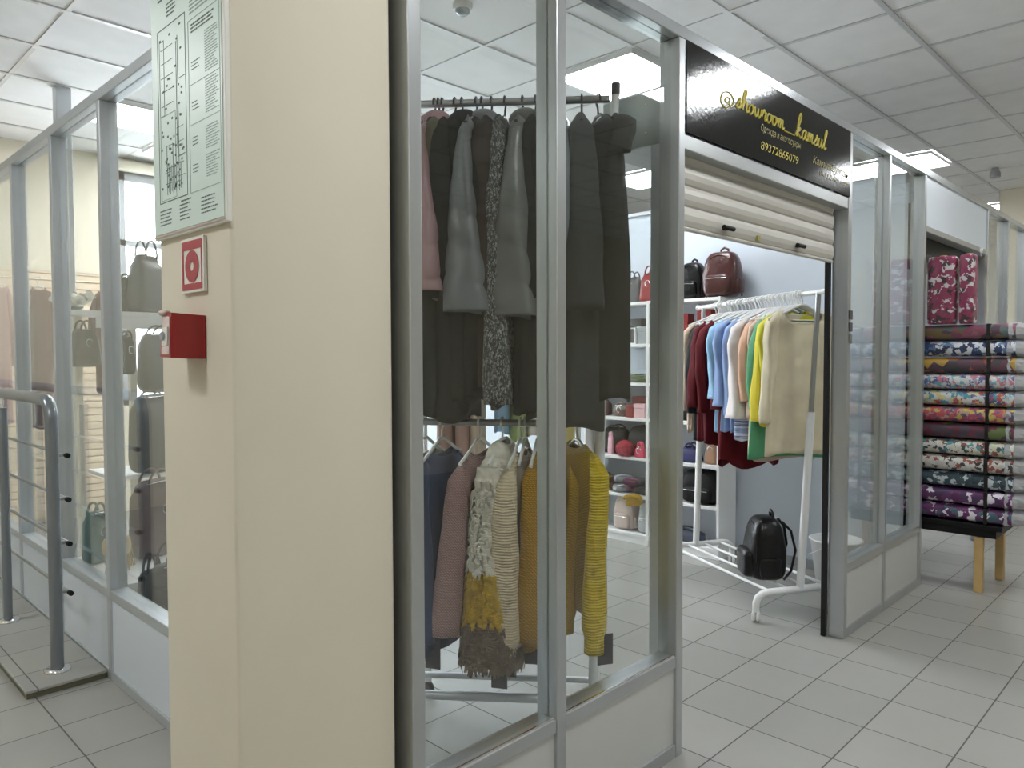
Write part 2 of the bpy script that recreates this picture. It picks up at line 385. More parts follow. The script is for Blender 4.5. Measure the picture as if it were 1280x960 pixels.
# ---------------------------------------------------------------- ceiling lights
def panel(x, y, label):
    t = thing('ceiling_light', label, 'light', (x+.3, y+.3, ZC-.03), 0, 'square ceiling light panels')
    MB().box(-.298, .298, -.298, -.286, -.004, .022).box(-.298, .298, .286, .298, -.004, .022).box(-.298, -.286, -.286, .286, -.004, .022).box(.286, .298, -.286, .286, -.004, .022).build('frame', M['white'], t)
    B(-.286, .286, -.286, .286, .0, .018).build('diffuser', M['light'], t)
panel(3.6, 2.56, 'large square light panel glowing above the hanging coats and white rack')
panel(7.2, 1.98, 'light panel seen through the right glass panes beside the black sign')
panel(10.2, 1.98, 'small far light panel near the cream wall at far right')
panel(1.8, 5.56, 'light panel at left behind the poster, nearer of the two')
panel(2.4, 6.16, 'light panel at left above the window, farther of the two')
for px_ in (1.2, 4.2, 7.2): panel(px_, -.12, 'added unseen light panel over the aisle to brighten the ceiling')
panel(10.2, 4.0, 'light panel deep inside the fabric shop'); panel(6.0, 4.0, 'light panel over the fabric shop')
panel(-1.2, 1.36, 'light panel over the side passage'); panel(-1.2, 4.36, 'light panel over the side passage')
panel(1.2, -2.84, 'added unseen light panel over the aisle to brighten the ceiling')  # added out of view to brighten the aisle ceiling
panel(3.0, 4.96, 'light panel at the back of the shop')
t = thing('smoke_detector', 'white round smoke detector on the ceiling above the coats', 'smoke detector', (2.577, 2.869, ZC))
MB().lathe([(.05, 0), (.05, -.02), (.042, -.03)], seg=20).build('base', M['plast'], t)
MB().lathe([(.036, -.028), (.036, -.045), (.02, -.056), (.004, -.058)], seg=20).build('sensor_head', M['silver'], t)
t = thing('smoke_detector', 'small dark spot light on the ceiling bar at far right', 'spotlight', (8.35, 1.75, ZC))
MB().lathe([(.03, 0), (.03, -.02), (.045, -.05), (.045, -.09)], seg=14).build('housing', M['steel'], t)

# ================================================================ SIGN
sg = thing('shop_sign', 'glossy black shop sign with gold script lettering over the doorway', 'sign', (2.97, 1.372, 2.135))
B(2.242, 3.698, 1.368, 1.374, 2.137, 2.443).build('board', M['sign'], sg, world=True)
# hand written strokes, unit: x width, y height; baseline 0, x-height 1
SCR = {
 '@': ([[(1.5, .2), (.7, -.25), (.05, .35), (.25, 1.4), (1.05, 1.75), (1.75, 1.2), (1.7, .5), (1.25, .35), (1.2, 1.0), (.85, 1.1), (.6, .7), (.8, .4), (1.15, .7)]], 1.9),
 's': ([[(0, .05), (.35, .6), (.5, 1.1), (.55, .7), (.62, .3), (.45, 0), (.2, .02), (.1, .2)], [(.45, 0), (.75, .2)]], .72),
 'h': ([[(0, .1), (.4, 1.3), (.5, 2.0), (.35, 2.1), (.22, 1.6), (.2, .6), (.2, 0)], [(.2, .3), (.4, .9), (.6, 1.0), (.68, .6), (.7, .1), (.85, 0), (1.0, .25)]], .95),
 'o': ([[(.5, .95), (.2, .9), (.05, .45), (.2, .02), (.45, .05), (.6, .5), (.5, .95), (.65, .8), (.85, .9)]], .78),
 'w': ([[(0, .9), (.1, .3), (.25, 0), (.42, .3), (.5, .9), (.52, .3), (.7, 0), (.88, .4), (.92, .95), (1.1, .85)]], 1.05),
 'r': ([[(0, .3), (.15, .95), (.25, 1.1), (.3, .85), (.5, .85), (.42, .3), (.5, .02), (.7, .2)]], .66),
 'm': ([[(0, .4), (.12, .95), (.16, .5), (.14, 0)], [(.15, .4), (.32, .95), (.45, .8), (.45, 0)], [(.46, .4), (.65, .95), (.78, .8), (.76, .2), (.88, 0), (1.05, .2)]], 1.02),
 '_': ([[(0, -.12), (1.9, -.12)]], 1.95),
 'k': ([[(0, .1), (.45, 1.4), (.62, 2.3), (.45, 2.5), (.28, 1.8), (.2, .8), (.2, 0)], [(.22, .5), (.5, 1.0), (.62, .8), (.3, .5), (.6, .1), (.8, 0), (.95, .2)]], .92),
 'a': ([[(.55, .85), (.3, .98), (.08, .5), (.15, .05), (.38, .05), (.58, .8), (.6, .95), (.58, .3), (.7, 0), (.88, .2)]], .84),
 'u': ([[(0, .5), (.12, .95), (.1, .3), (.25, 0), (.45, .2), (.58, .95), (.56, .3), (.68, 0), (.85, .2)]], .82),
 'l': ([[(0, .2), (.35, 1.2), (.5, 2.0), (.36, 2.15), (.24, 1.6), (.22, .4), (.36, 0), (.6, .25)]], .55)}
def catmull(P, n=5):
    out = []
    for i in range(len(P)-1):
        p0 = P[max(i-1, 0)]; p1 = P[i]; p2 = P[i+1]; p3 = P[min(i+2, len(P)-1)]
        for k in range(n):
            t = k/n
            out.append(tuple(.5*((2*p1[c]) + (-p0[c]+p2[c])*t + (2*p0[c]-5*p1[c]+4*p2[c]-p3[c])*t*t + (-p0[c]+3*p1[c]-3*p2[c]+p3[c])*t**3) for c in range(2)))
    out.append(tuple(P[-1])); return out
def script(txt, x0, x1, zb, sc, r):
    tot = sum(SCR[c][1] for c in txt); k = (x1-x0)/tot; cx = x0; m = MB()
    for c in txt:
        st, adv = SCR[c]
        for s_ in st:
            pts = catmull(s_) if len(s_) > 2 else s_
            m.tube([(cx+(px+.12*py)*k, 1.3672, zb+py*sc) for px, py in pts], r*1.5, 5, flat=1.0)
        cx += adv*k
    return m
script('@', 2.462, 2.56, 2.285, .03, .0016).build('lettering', M['gold'], sg, world=True)
script('showroom', 2.572, 2.975, 2.299, .036, .0028).build('lettering', M['gold'], sg, world=True)
script('_', 2.982, 3.08, 2.302, .036, .0022).build('lettering', M['gold'], sg, world=True)
script('kamsul', 3.086, 3.40, 2.299, .040, .0028).build('lettering', M['gold'], sg, world=True)
def text(body, x0, x1, z, h, m, parent, plane='y', at=1.3662, shear=.25, name='lettering', ext=.0006):
    cu = bpy.data.curves.new('txt', 'FONT'); cu.body = body; cu.size = 1; cu.shear = shear; cu.extrude = 0; cu.offset = .0
    ob = bpy.data.objects.new('txt', cu); COL.objects.link(ob)
    bpy.context.view_layer.update()
    me = bpy.data.meshes.new_from_object(ob); bpy.data.objects.remove(ob)
    xs = [v.co.x for v in me.vertices]; ys = [v.co.y for v in me.vertices]
    sx = (x1-x0)/(max(xs)-min(xs)); mx = min(xs)
    o0 = world_loc(parent)
    for v in me.vertices:
        X = x0+(v.co.x-mx)*sx; Z = z+v.co.y*h
        p = (X, at, Z) if plane == 'y' else (at, -X, Z)
        v.co = Vector(p)-o0
    me.materials.clear(); me.materials.append(m)
    o = bpy.data.objects.new(name, me); COL.objects.link(o); o.parent = parent
    return o
text('Одежда и аксессуары', 2.777, 3.14, 2.253, .040, M['gold_d'], sg)
text('89372865079', 2.777, 3.118, 2.184, .046, M['gold'], sg, shear=.15)
text('КамилаСултан', 3.265, 3.67, 2.218, .046, M['gold_d'], sg)
text('Инд. 1 Южное шоссе', 3.341, 3.685, 2.178, .030, M['gold_d'], sg)
# stickers on the door post
for k, z in enumerate((1.555, 1.497, 1.440)):
    t = tag(B(3.712, 3.748-.006*(k == 2), 1.366, 1.371, z, z+.043).build('sticker', M['greyleather'] if k < 2 else M['steel']), ('topmost of three small dark stickers on door post', 'middle of three small dark stickers on door post', 'lowest and palest of three small stickers on door post')[k], 'sticker', 'stickers on the door post')

# ================================================================ PILLAR FITTINGS
ps = thing('wall_poster', 'pale green evacuation plan poster with dense tiny print high on the pillar', 'poster', (.652, 1.57, 1.64))
PX = .653
B(.646, .656, 1.388, 1.75, 1.64, 2.30).build('backing_board', M['signwhite'], ps, bevel=.002, world=True)
B(.644, .6462, 1.398, 1.742, 1.650, 2.29).build('sheet', M['poster'], ps, world=True)
B(.6435, .6445, 1.394, 1.746, 1.6445, 1.6475).build('red_line', M['blush'], ps, world=True)
def pl(m, u0, u1, z0, z1):      # u measured left to right on the sheet
    m.box(.6434, .6438, 1.744-u1*.35, 1.744-u0*.35, z0, z1)
ink = MB(); inkl = MB(); rnd = random.Random(3)
def textblock(u0, u1, z0, z1, pitch=.0052, m=None, th=.0017):
    z = z1
    while z > z0:
        u = u0; e = u1 - rnd.random()*.06
        while u < e:
            wl = .010+rnd.random()*.03; pl(m or inkl, u, min(u+wl, e), z-th, z); u += wl+.007
        z -= pitch
def frame(m, u0, u1, z0, z1, th=.0012):
    pl(m, u0, u1, z0, z0+th); pl(m, u0, u1, z1-th, z1); pl(m, u0, u0+th/.35, z0, z1); pl(m, u1-th/.35, u1, z0, z1)
textblock(.12, .50, 2.145, 2.165, .008, ink, .004); textblock(.25, .42, 2.10, 2.13, .008, ink, .003)
frame(ink, .10, .52, 1.715, 2.085, .0018)
frame(ink, .13, .20, 1.90, 2.06); frame(inkl, .13, .36, 1.72, 1.90)
for k in range(5):
    u = .22+.045*k
    pl(ink, u, u+.004, 1.73, 1.745+.09); pl(inkl, u+.02, u+.03, 1.735, 1.79)
for k in range(46):
    u = .13+rnd.random()*.34; z = 1.735+rnd.random()*.15; pl(ink, u, u+.018, z, z+.0045)
for k in range(12):
    u = .13+rnd.random()*.30; z = 1.735+rnd.random()*.15; pl(ink, u, u+.10, z, z+.0009)
for k in range(16):
    u = .13+rnd.random()*.34; z = 1.90+rnd.random()*.17; pl(ink, u, u+.022, z, z+.004)
for k in range(5):
    z = 1.92+.03*k; pl(ink, .15, .33, z, z+.0011); pl(ink, .38, .3835, z-.1, z)
pl(ink, .40, .404, 1.80, 2.05); pl(ink, .404, .51, 1.96, 1.9612)
textblock(.58, .94, 2.07, 2.15, .0075, inkl, .003)
textblock(.60, .92, 2.035, 2.05, .007, ink, .003)
for a, b in ((1.94, 2.02), (1.86, 1.925), (1.79, 1.835), (1.735, 1.78)):
    textblock(.78, .95, a, b); textblock(.60, .72, a+.02, a+.035, .007, ink)
frame(inkl, .56, .97, 1.715, 2.06); pl(inkl, .56, .97, 1.85, 1.851); pl(inkl, .56, .97, 1.93, 1.931)
for u0, u1 in ((.10, .28), (.40, .56), (.70, .93)): textblock(u0, u1, 1.665, 1.70, .0075, ink, .0024)
textblock(.42, .62, 1.704, 1.708, .01, ink, .003)
ink.build('print', M['ink'], ps, world=True); inkl.build('print', M['ink_l'], ps, world=True)

fs = thing('fire_alarm_sign', 'square white sign with red border and red ring on the pillar below the poster', 'sign', (.654, 1.563, 1.515))
B(.650, .657, 1.507, 1.620, 1.515, 1.628).build('board', M['signwhite'], fs, bevel=.001, world=True)
bd = MB()
for q in ((1.514, 1.612, 1.604, 1.622), (1.514, 1.612, 1.521, 1.534), (1.514, 1.518, 1.534, 1.604), (1.604, 1.612, 1.534, 1.604)): bd.box(.6488, .6502, *q)
bd.build('border', M['signred'], fs, world=True)
rg = MB(); n = 40
vs = []
for k in range(n):
    a = 2*pi*k/n
    for rr in (.033, .0095): vs.append((.6490, 1.562+rr*cos(a), 1.569+rr*sin(a)))
rg.add(vs, [(2*k, 2*((k+1) % n), 2*((k+1) % n)+1, 2*k+1) for k in range(n)])
rg.build('ring', M['signred'], fs, solid=.0006, world=True)

al = thing('fire_call_point', 'red manual fire call point box mounted on the pillar', 'fire alarm', (.656, 1.565, 1.375))
def wedge():
    m = MB()
    b0 = [(.657, 1.617, 1.378), (.657, 1.517, 1.378), (.590, 1.527, 1.380), (.600, 1.612, 1.382)]
    b1 = [(.657, 1.617, 1.466), (.657, 1.517, 1.466), (.592, 1.527, 1.470), (.606, 1.612, 1.474)]
    return m.loft([b0, b1], smooth=False)
wedge().build('housing', M['red'], al, bevel=.003, world=True)
MB().loft([[(.5885, 1.534, 1.388), (.598, 1.598, 1.388), (.600, 1.598, 1.388), (.5905, 1.534, 1.388)], [(.5905, 1.534, 1.462), (.602, 1.598, 1.466), (.604, 1.598, 1.466), (.5925, 1.534, 1.462)]], smooth=False).build('cover', mat('pale_pink_cover', (.72, .55, .55), .2), al, world=True)
MB().loft([[(.5875, 1.542, 1.405), (.5955, 1.590, 1.405), (.5975, 1.590, 1.405), (.5895, 1.542, 1.405)], [(.589, 1.542, 1.442), (.597, 1.590, 1.442), (.599, 1.590, 1.442), (.591, 1.542, 1.442)]], smooth=False).build('label_plate', M['signwhite'], al, world=True)
MB().lathe([(.009, 0), (.009, .004)], (.586, 1.566, 1.424), 16, 'x').build('button', M['base'], al, world=True)
MB().sell((.603, 1.590, 1.472), (.012, .018, .007), 1, 1, 10, 6).build('seal', M['blush'], al, world=True)

# ================================================================ HANDRAIL AND SLAB
st = thing('floor_slab', 'raised grey tiled step slab under the handrail', 'step', (.9, 5, 0))
MB().box(.752, 1.050, 3.488, 7.19, .0, .024).build('concrete_base', M['slab'], st, bevel=.003, world=True)
B(.748, 1.050, 3.482, 7.19, .024, .036).build('tile_top', M['floor2'], st, bevel=.002, world=True)
hr = thing('handrail', 'grey painted tubular handrail with thin crossbars standing on the slab', 'handrail', (.90, 4.5, .036))
def flange(y):
    MB().lathe([(.052, .036), (.052, .044), (.044, .050), (.0, .050)], (.90, y, 0), 24).build('base_flange', M['chrome'], hr, world=True)
pth = [(.90, 3.631, .04), (.90, 3.631, 1.10)]
for k in range(7):
    a = R(90*k/6); pth.append((.90, 3.631+.085*(1-cos(a)), 1.10+.095*sin(a)+.005))
pth += [(.90, 3.9, 1.203), (.90, 7.1, 1.203)]
MB().tube(pth, .026, 16).build('rail_tube', M['steel_paint'], hr, world=True)
flange(3.631)
for y in (4.50, 5.40, 6.30):
    MB().tube([(.90, y, .04), (.90, y, 1.13)], .021, 14).build('upright', M['steel_paint'], hr, world=True)
    MB().tube([(.90, y, 1.13), (.90, y, 1.19)], .007, 8).build('pin', M['chrome'], hr, world=True)
    flange(y)
for z in (.965, .776, .586, .372):
    MB().tube([(.945, 3.60, z), (.945, 7.1, z)], .0075, 8).build('crossbar', M['steel'], hr, world=True)
    MB().tube([(.945, 3.575, z), (.945, 3.60, z)], .011, 10).build('end_cap', M['matblack'], hr, world=True)
    MB().tube([(.90, 3.631, z), (.945, 3.631, z)], .009, 8).build('bracket', M['steel'], hr, world=True)
es = thing('exit_sign', 'small green running man sign reflected in the side partition glass', 'sign', (-.09, 7.195, .76))
B(-.15, -.03, 7.19, 7.2, .74, .88).build('plate', M['green'], es, world=True)
MB().tube([(-.10, 7.187, .85), (-.095, 7.187, .81), (-.12, 7.187, .77)], .007, 6).tube([(-.095, 7.187, .81), (-.07, 7.187, .785), (-.06, 7.187, .76)], .007, 6).tube([(-.125, 7.187, .815), (-.10, 7.187, .835), (-.07, 7.187, .825)], .005, 6).build('running_figure', M['signwhite'], es, world=True)

# ================================================================ GARMENTS
def hanger(loc, rz, m, label, group, W=.2, hook=.055, bar=True, r=.004):
    label = ' '.join(label.split()[:16])
    t = thing('clothes_hanger', label, 'hanger', loc, rz, group)
    h = MB(); hk = [(0, -.020, -.008)]
    for k in range(8):
        a = R(180-200*k/7); hk.append((0, .0195*cos(a), .0195*sin(a)))
    hk += [(0, .004, -.03), (0, 0, -hook)]
    h.tube(hk, r, 8); h.build('hook', m, t)
    b = MB(); pts = [(0, -W, -hook-.075), (0, -W*.55, -hook-.042), (0, -.02, -hook-.004), (0, .02, -hook-.004), (0, W*.55, -hook-.042), (0, W, -hook-.075)]
    b.tube(pts, r*1.5, 8)
    if bar: b.tube([(0, -W, -hook-.075), (0, -W*.8, -hook-.085), (0, W*.8, -hook-.085), (0, W, -hook-.075)], r*.9, 6)
    b.build('shoulder_bar', m, t)
    return t
def body_mesh(W, L, z0, neck=.07, drop=.085, t0=.022, t1=.05, flare=.0, folds=5, famp=.06, quilt=0., qh=.11, seed=0, s0=0., s1=1., n=30, seg=40, slim=.9, hemw=.01, scoop=0.):
    if quilt: n = 84
    rn = random.Random(seed); p1, p2, p3 = [rn.random()*6.3 for _ in range(3)]
    rings = []
    for i in range(n+1):
        s = s0+(s1-s0)*i/n; d = s*L
        if d < drop: hw = neck+(W-neck)*(d/drop)**.8
        else: hw = W*(1-(1-slim)*min(1, (d-drop)/.05))*(1+flare*(d-drop)/(L-drop))
        ht = t0+(t1-t0)*min(1, d/(.55*L))**.8
        am = famp*min(1, d/.22)
        ring = []
        for k in range(seg):
            th = 2*pi*k/seg; c, sn = cos(th), sin(th)
            y = hw*math.copysign(abs(c)**.75, c); x = ht*math.copysign(abs(sn)**.75, sn)
            f = 1+am*(sin(folds*th+p1+2*s)+.6*sin((2*folds+1)*th+p2-3*s))
            if quilt:
                ph = (d+.018*sin(7*y+p3)+.012*sin(3*th+p1))/qh
                f *= 1+quilt*(abs(sin(pi*ph))**.3-.8)
            z = z0-d
            if i == n: z += hemw*sin(3*th+p3)
            if d < drop*.5: z -= .02*abs(sn)*(1-d/drop*2)
            if scoop and sn < 0: z -= scoop*(-sn)**.6*max(0, 1-d/(drop+scoop))
            ring.append((x*f, y*(1+(f-1)*.35), z))
        rings.append(ring)
    return MB().loft(rings, False, False)
def sleeve_mesh(side, W, z0, sl, r0, r1, drop=.085, dx=0., out=.03, folds=4, famp=.07, quilt=0., qh=.11, seed=0, n=24, seg=20, cuff=None, fl=1.0):
    if quilt: n = 84
    rn = random.Random(seed+side*11+50); p1, p2 = rn.random()*6.3, rn.random()*6.3
    rings = []
    for i in range(n+1):
        s = i/n
        yy = side*(W*.86+out*min(1, s*4)+.012*sin(5*s+p1)); zz = z0-drop*.42-(sl)*s
        xx = dx*s*s+.006*sin(4*s+p2)
        r = r0+(r1-r0)*(s**.95 if quilt else s**.7)
        if cuff and s > .88: r = cuff
        e_ = math.sqrt(min(1, (s+.004)/.085)); yy = side*(W*.62+(abs(yy)-W*.62)*e_); r *= .25+.75*e_
        am = famp*min(1, s*4)
        ring = []
        for k in range(seg):
            th = 2*pi*k/seg
            f = 1+am*sin(folds*th+p1+4*s)+am*.6*sin(9*s*2+p2+2*th)
            if quilt: f *= 1+quilt*(abs(sin(pi*(s*sl+.030*cos(th+.6*side)**2+.012*sin(th+p2)+.006*sin(3*th+p1))/qh))**.35-.8)*.95
            ring.append((xx+r*fl*f*sin(th), yy+r*.72*f*cos(th), zz+(.015*cos(th)*side if i == 0 else 0)))
        rings.append(ring)
    return MB().loft(rings, False, False)
def pricetag(t, x, y, z, ztop, label=None):
    m = MB().box(x-.028, x+.028, y-.002, y+.002, z-.105, z)
    m.tube([(x, y, z-.004), (x, y+.0, ztop)], .0012, 4)
    m.build('price_tag', M['black'], t)
HL = {}
def garment(name, label, cat, loc, rz, m, group=None, W=.2, L=.62, sl=.55, r0=.03, r1=.055, z0=-.06, quilt=0, hood=None, collar=None, tagp=None, hm=None, hgroup=None, hname=None, sleeves=True, seed=0, t1=.05, t0=.022, dx=0., drop=.085, cuff=None, fl=1., neck=.07, solid=.004, out=.03, **kw):
    t = thing(name, label, cat, loc, rz, group)
    body_mesh(W, L, z0, neck=neck, drop=drop, t0=t0, t1=t1, quilt=quilt, seed=seed, **kw).build('body', m, t, solid=solid)
    if sleeves:
        for sd in (-1, 1):
            kk = {k: v for k, v in kw.items() if k in ('qh',)}; kk['out'] = out
            sleeve_mesh(sd, W, z0, sl, r0, r1, drop=drop, dx=dx if sd < 0 else -dx*.3, quilt=quilt*.8, seed=seed, cuff=cuff, fl=fl, famp=kw.get('famp', .06), **kk).build('sleeve', m, t, solid=solid*.8)
    if collar:
        MB().tube([(.02+.02*cos(a), .07*sin(a), z0-.002-.012*cos(a)) for a in [2*pi*k/16 for k in range(17)]], .012, 8, caps=False).build('collar', collar, t)
    if hood:
        MB().sell((.012, .0, z0-.02), (.062, .085, .062), .9, .9, 20, 12, lambda x, y, z: (x*(1+.06*sin(5*z+2*y)), y, z)).build('hood', hood, t)
    if tagp: pricetag(t, *tagp)
    if hm:
        hanger(loc, rz, hm, hname or ('hanger holding the ' + label.split(' on ')[0].split(' hang')[0])[:90], hgroup, W=W*.88)
    return t
def cloth(name, col, rough=.85, bump=None, noise=(9, .08), sheen=.1):
    bump = bump or ('noise', 8, .55, .03)
    return mat(name, col, rough, 0, bump, noise, .3, 0, sheen)
G = {}
G['pinkpuff'] = mat('pink_puffer_nylon', (.34, .20, .215), .42, bump=('noise', 16, .5, .02))
G['greypuff'] = mat('grey_puffer_nylon', (.15, .155, .165), .36, bump=('noise', 9, .6, .03))
G['greypuff2'] = mat('taupe_grey_puffer_nylon', (.135, .135, .13), .36, bump=('noise', 9, .6, .03))
G['bluepuff'] = mat('blue_grey_puffer_nylon', (.13, .15, .17), .35, bump=('noise', 20, .4, .008))
G['olive'] = cloth('olive_wool', (.10, .085, .045))
G['dark'] = cloth('black_wool', (.010, .0095, .008), sheen=0)
G['dark2'] = cloth('charcoal_wool', (.016, .016, .015), sheen=0)
G['brown'] = cloth('dark_brown_wool', (.035, .022, .016), sheen=0)
G['coatgrey'] = cloth('grey_green_coat', (.042, .043, .040), sheen=.05)
G['coat2'] = cloth('dark_olive_dress_cloth', (.026, .025, .020), sheen=.05)
tw = print_mat('black_white_tweed', [(.02, .02, .02), (.42, .42, .40), (.02, .02, .02), (.03, .03, .03), (.10, .10, .10)], 330, (1, 1, .5), rough=.9, warp=.1)
tw.node_tree.nodes['Principled BSDF'].inputs['Coat Weight'].default_value = 0
G['tweed'] = tw
G['khaki'] = cloth('khaki_knit', (.30, .29, .20), bump=('knit', 40, .5, .004), noise=None)
G['navy'] = cloth('navy_cloth', (.045, .065, .14))
G['pinkknit'] = cloth('pink_chunky_knit', (.60, .36, .35), bump=('knit', 55, .8, .006), noise=None)
G['wfluff'] = cloth('ivory_fringe', (.72, .67, .58), noise=(30, .2))
G['yfluff'] = cloth('yellow_fringe', (.58, .36, .02), noise=(30, .25))
G['bfluff'] = cloth('brown_fringe', (.17, .12, .075), noise=(30, .25))
G['cable'] = cloth('cream_cable_knit', (.70, .58, .40), bump=('cable', 22, .9, .02), noise=None)
G['taupe'] = cloth('taupe_cloth', (.24, .19, .15))
G['mustard'] = cloth('mustard_knit', (.66, .34, .01), bump=('knit', 50, .8, .006), noise=None)
G['yellow'] = cloth('yellow_cable_knit', (.72, .52, .01), bump=('cable', 22, .9, .02), noise=None)
G['yellowb'] = cloth('ochre_and_shaded_yellow_knit', (.55, .33, .01), bump=('knit', 60, .4, .004), noise=None)  # ochre of the hat; on the yellow sweater it is painted shade
G['cream'] = cloth('cream_viscose', (.68, .60, .43), .7)
G['lime'] = cloth('lime_knit', (.58, .56, .03), .8)
G['lemon'] = cloth('lemon_cotton', (.78, .66, .06), .8)
G['green'] = cloth('mint_green_cloth', (.11, .38, .20), .7)
G['peachc'] = cloth('peach_satin', (.72, .42, .28), .5)
G['whitec'] = cloth('white_cotton', (.76, .70, .68), .8)
G['blue'] = cloth('pale_blue_shirt', (.25, .36, .62), .8)
G['lblue'] = cloth('sky_blue_shirt', (.30, .52, .76), .8)
G['bluest'] = print_mat('blue_pinstripe', [(.12, .16, .34), (.30, .38, .62), (.62, .68, .82)], 120, (.05, .05, 1.6), rough=.8)
G['burg'] = cloth('burgundy_knit', (.10, .003, .008), .85, sheen=0)
G['blackc'] = cloth('black_jersey', (.012, .014, .018), .85)
G['beige'] = cloth('beige_cloth', (.58, .46, .36), .8)
G['dpk'] = cloth('dusty_pink_dress_cloth', (.45, .28, .24), .8)
G['palegreen'] = cloth('pale_green_cloth', (.42, .52, .20), .8)
G['yel2'] = cloth('pale_yellow_cloth', (.70, .58, .22), .8)

def fringe(m, W, L, z0, s0, s1, t1, cnt, seed, ln=.035, t0=.025, drop=.085, slim=.9, out=.0):
    rn = random.Random(seed)
    for _ in range(cnt):
        s = s0+(s1-s0)*rn.random(); d = s*L; th = rn.random()*2*pi
        hw = (.07+(W-.07)*(min(d, drop)/drop)**.8)*(1 if d < drop else slim); ht = t0+(t1-t0)*min(1, d/(.55*L))**.8
        c, sn = cos(th), sin(th)
        y = hw*math.copysign(abs(c)**.75, c); x = ht*math.copysign(abs(sn)**.75, sn)
        nx, ny = sn, c*.6; l_ = math.hypot(nx, ny)+1e-6; nx /= l_; ny /= l_
        tx, ty = -ny, nx; wd = .0045+.004*rn.random(); a = (rn.random()-.5)*.9
        P0 = Vector((x, y, z0-d)); P1 = P0+Vector((nx*.014, ny*.014, -.010))+Vector((tx, ty, 0))*a*.01; P2 = P0+Vector((nx*.012, ny*.012, -ln*(.6+.7*rn.random())))+Vector((tx, ty, 0))*a*.03
        T = Vector((tx, ty, 0))*wd; N = Vector((nx, ny, 0))*wd*.5
        m.add([P0-T, P0+T, P1-T, P1+T, P1+N, P2-T*.5, P2+T*.5, P2], [(0, 1, 3, 2), (2, 4, 7, 5), (4, 3, 6, 7), (2, 3, 4)], False)
    return m

# ---------------------------------------------------------------- near double rack behind the glass
RU0, RU1 = Vector((2.185, 1.649, 2.300)), Vector((1.740, 2.218, 2.309))
RL0, RL1 = Vector((2.145, 1.659, 1.137)), Vector((1.708, 2.191, 1.143))
def pu(px): return RU0.lerp(RU1, (762-px)/247)
def plw(px): return RL0.lerp(RL1, (750-px)/235)
rk = thing('clothes_rack', 'tall two tier metal clothes rack standing behind the left shopfront glass', 'clothes rack', (1.93, 1.93, 0))
ax = (RU1-RU0).normalized()
MB().tube([RU0-ax*.0, RU1+ax*.03], .014, 12).build('top_rod', M['steel'], rk, world=True)
MB().tube([RL0-ax*.0, RL1+ax*.03], .0125, 12).build('lower_rod', M['steel'], rk, world=True)
bR = Vector((2.135, 1.68, .145)); bL = Vector((1.705, 2.20, .145)); fx = Vector((.79, .61, 0))
MB().tube([bR, Vector((2.145, 1.656, 1.30))], .020, 14).build('lower_tube', M['white'], rk, world=True)
MB().tube([Vector((2.145, 1.656, 1.30)), Vector((2.203, 1.636, 2.325))], .0145, 12).build('upper_tube', M['white'], rk, world=True)
MB().tube([Vector((2.2025, 1.636, 2.315)), Vector((2.2045, 1.6355, 2.357))], .0165, 12).build('end_cap', M['matblack'], rk, world=True)
MB().tube([bL, Vector((1.700, 2.205, 1.30))], .020, 14).build('lower_tube', M['white'], rk, world=True)
MB().tube([Vector((1.700, 2.205, 1.30)), Vector((1.722, 2.24, 2.34))], .0145, 12).build('upper_tube', M['white'], rk, world=True)
for b_ in (bR, bL):
    e0, e1 = b_-fx*.26, b_+fx*.26
    pts = [e0+Vector((0, 0, -.085)), e0+Vector((0, 0, -.04)), e0+fx*.03+Vector((0, 0, -.01)), e0+fx*.07, e1-fx*.07, e1-fx*.03+Vector((0, 0, -.01)), e1+Vector((0, 0, -.04)), e1+Vector((0, 0, -.085))]
    fb = MB().tube(pts, .016, 12).build('foot_bar', M['white'], rk, world=True)
    for e in (e0, e1):
        MB().lathe([(.027, -.011), (.030, -.007), (.030, .007), (.027, .011)], (e.x, e.y, .030), 18, 'x').build('caster', M['greyleather'], fb, world=True)
for d_ in (-.05, .12):
    MB().tube([bR+fx*d_, bL+fx*d_], .012 if d_ > 0 else .017, 10).build('base_rail', M['alu_l'], rk, world=True)
HB, HW = 'black hangers on the top rod behind the glass', 'white plastic hangers on the lower rod behind the glass'
BR = R(-52.3)    # local x along the rod toward its right end
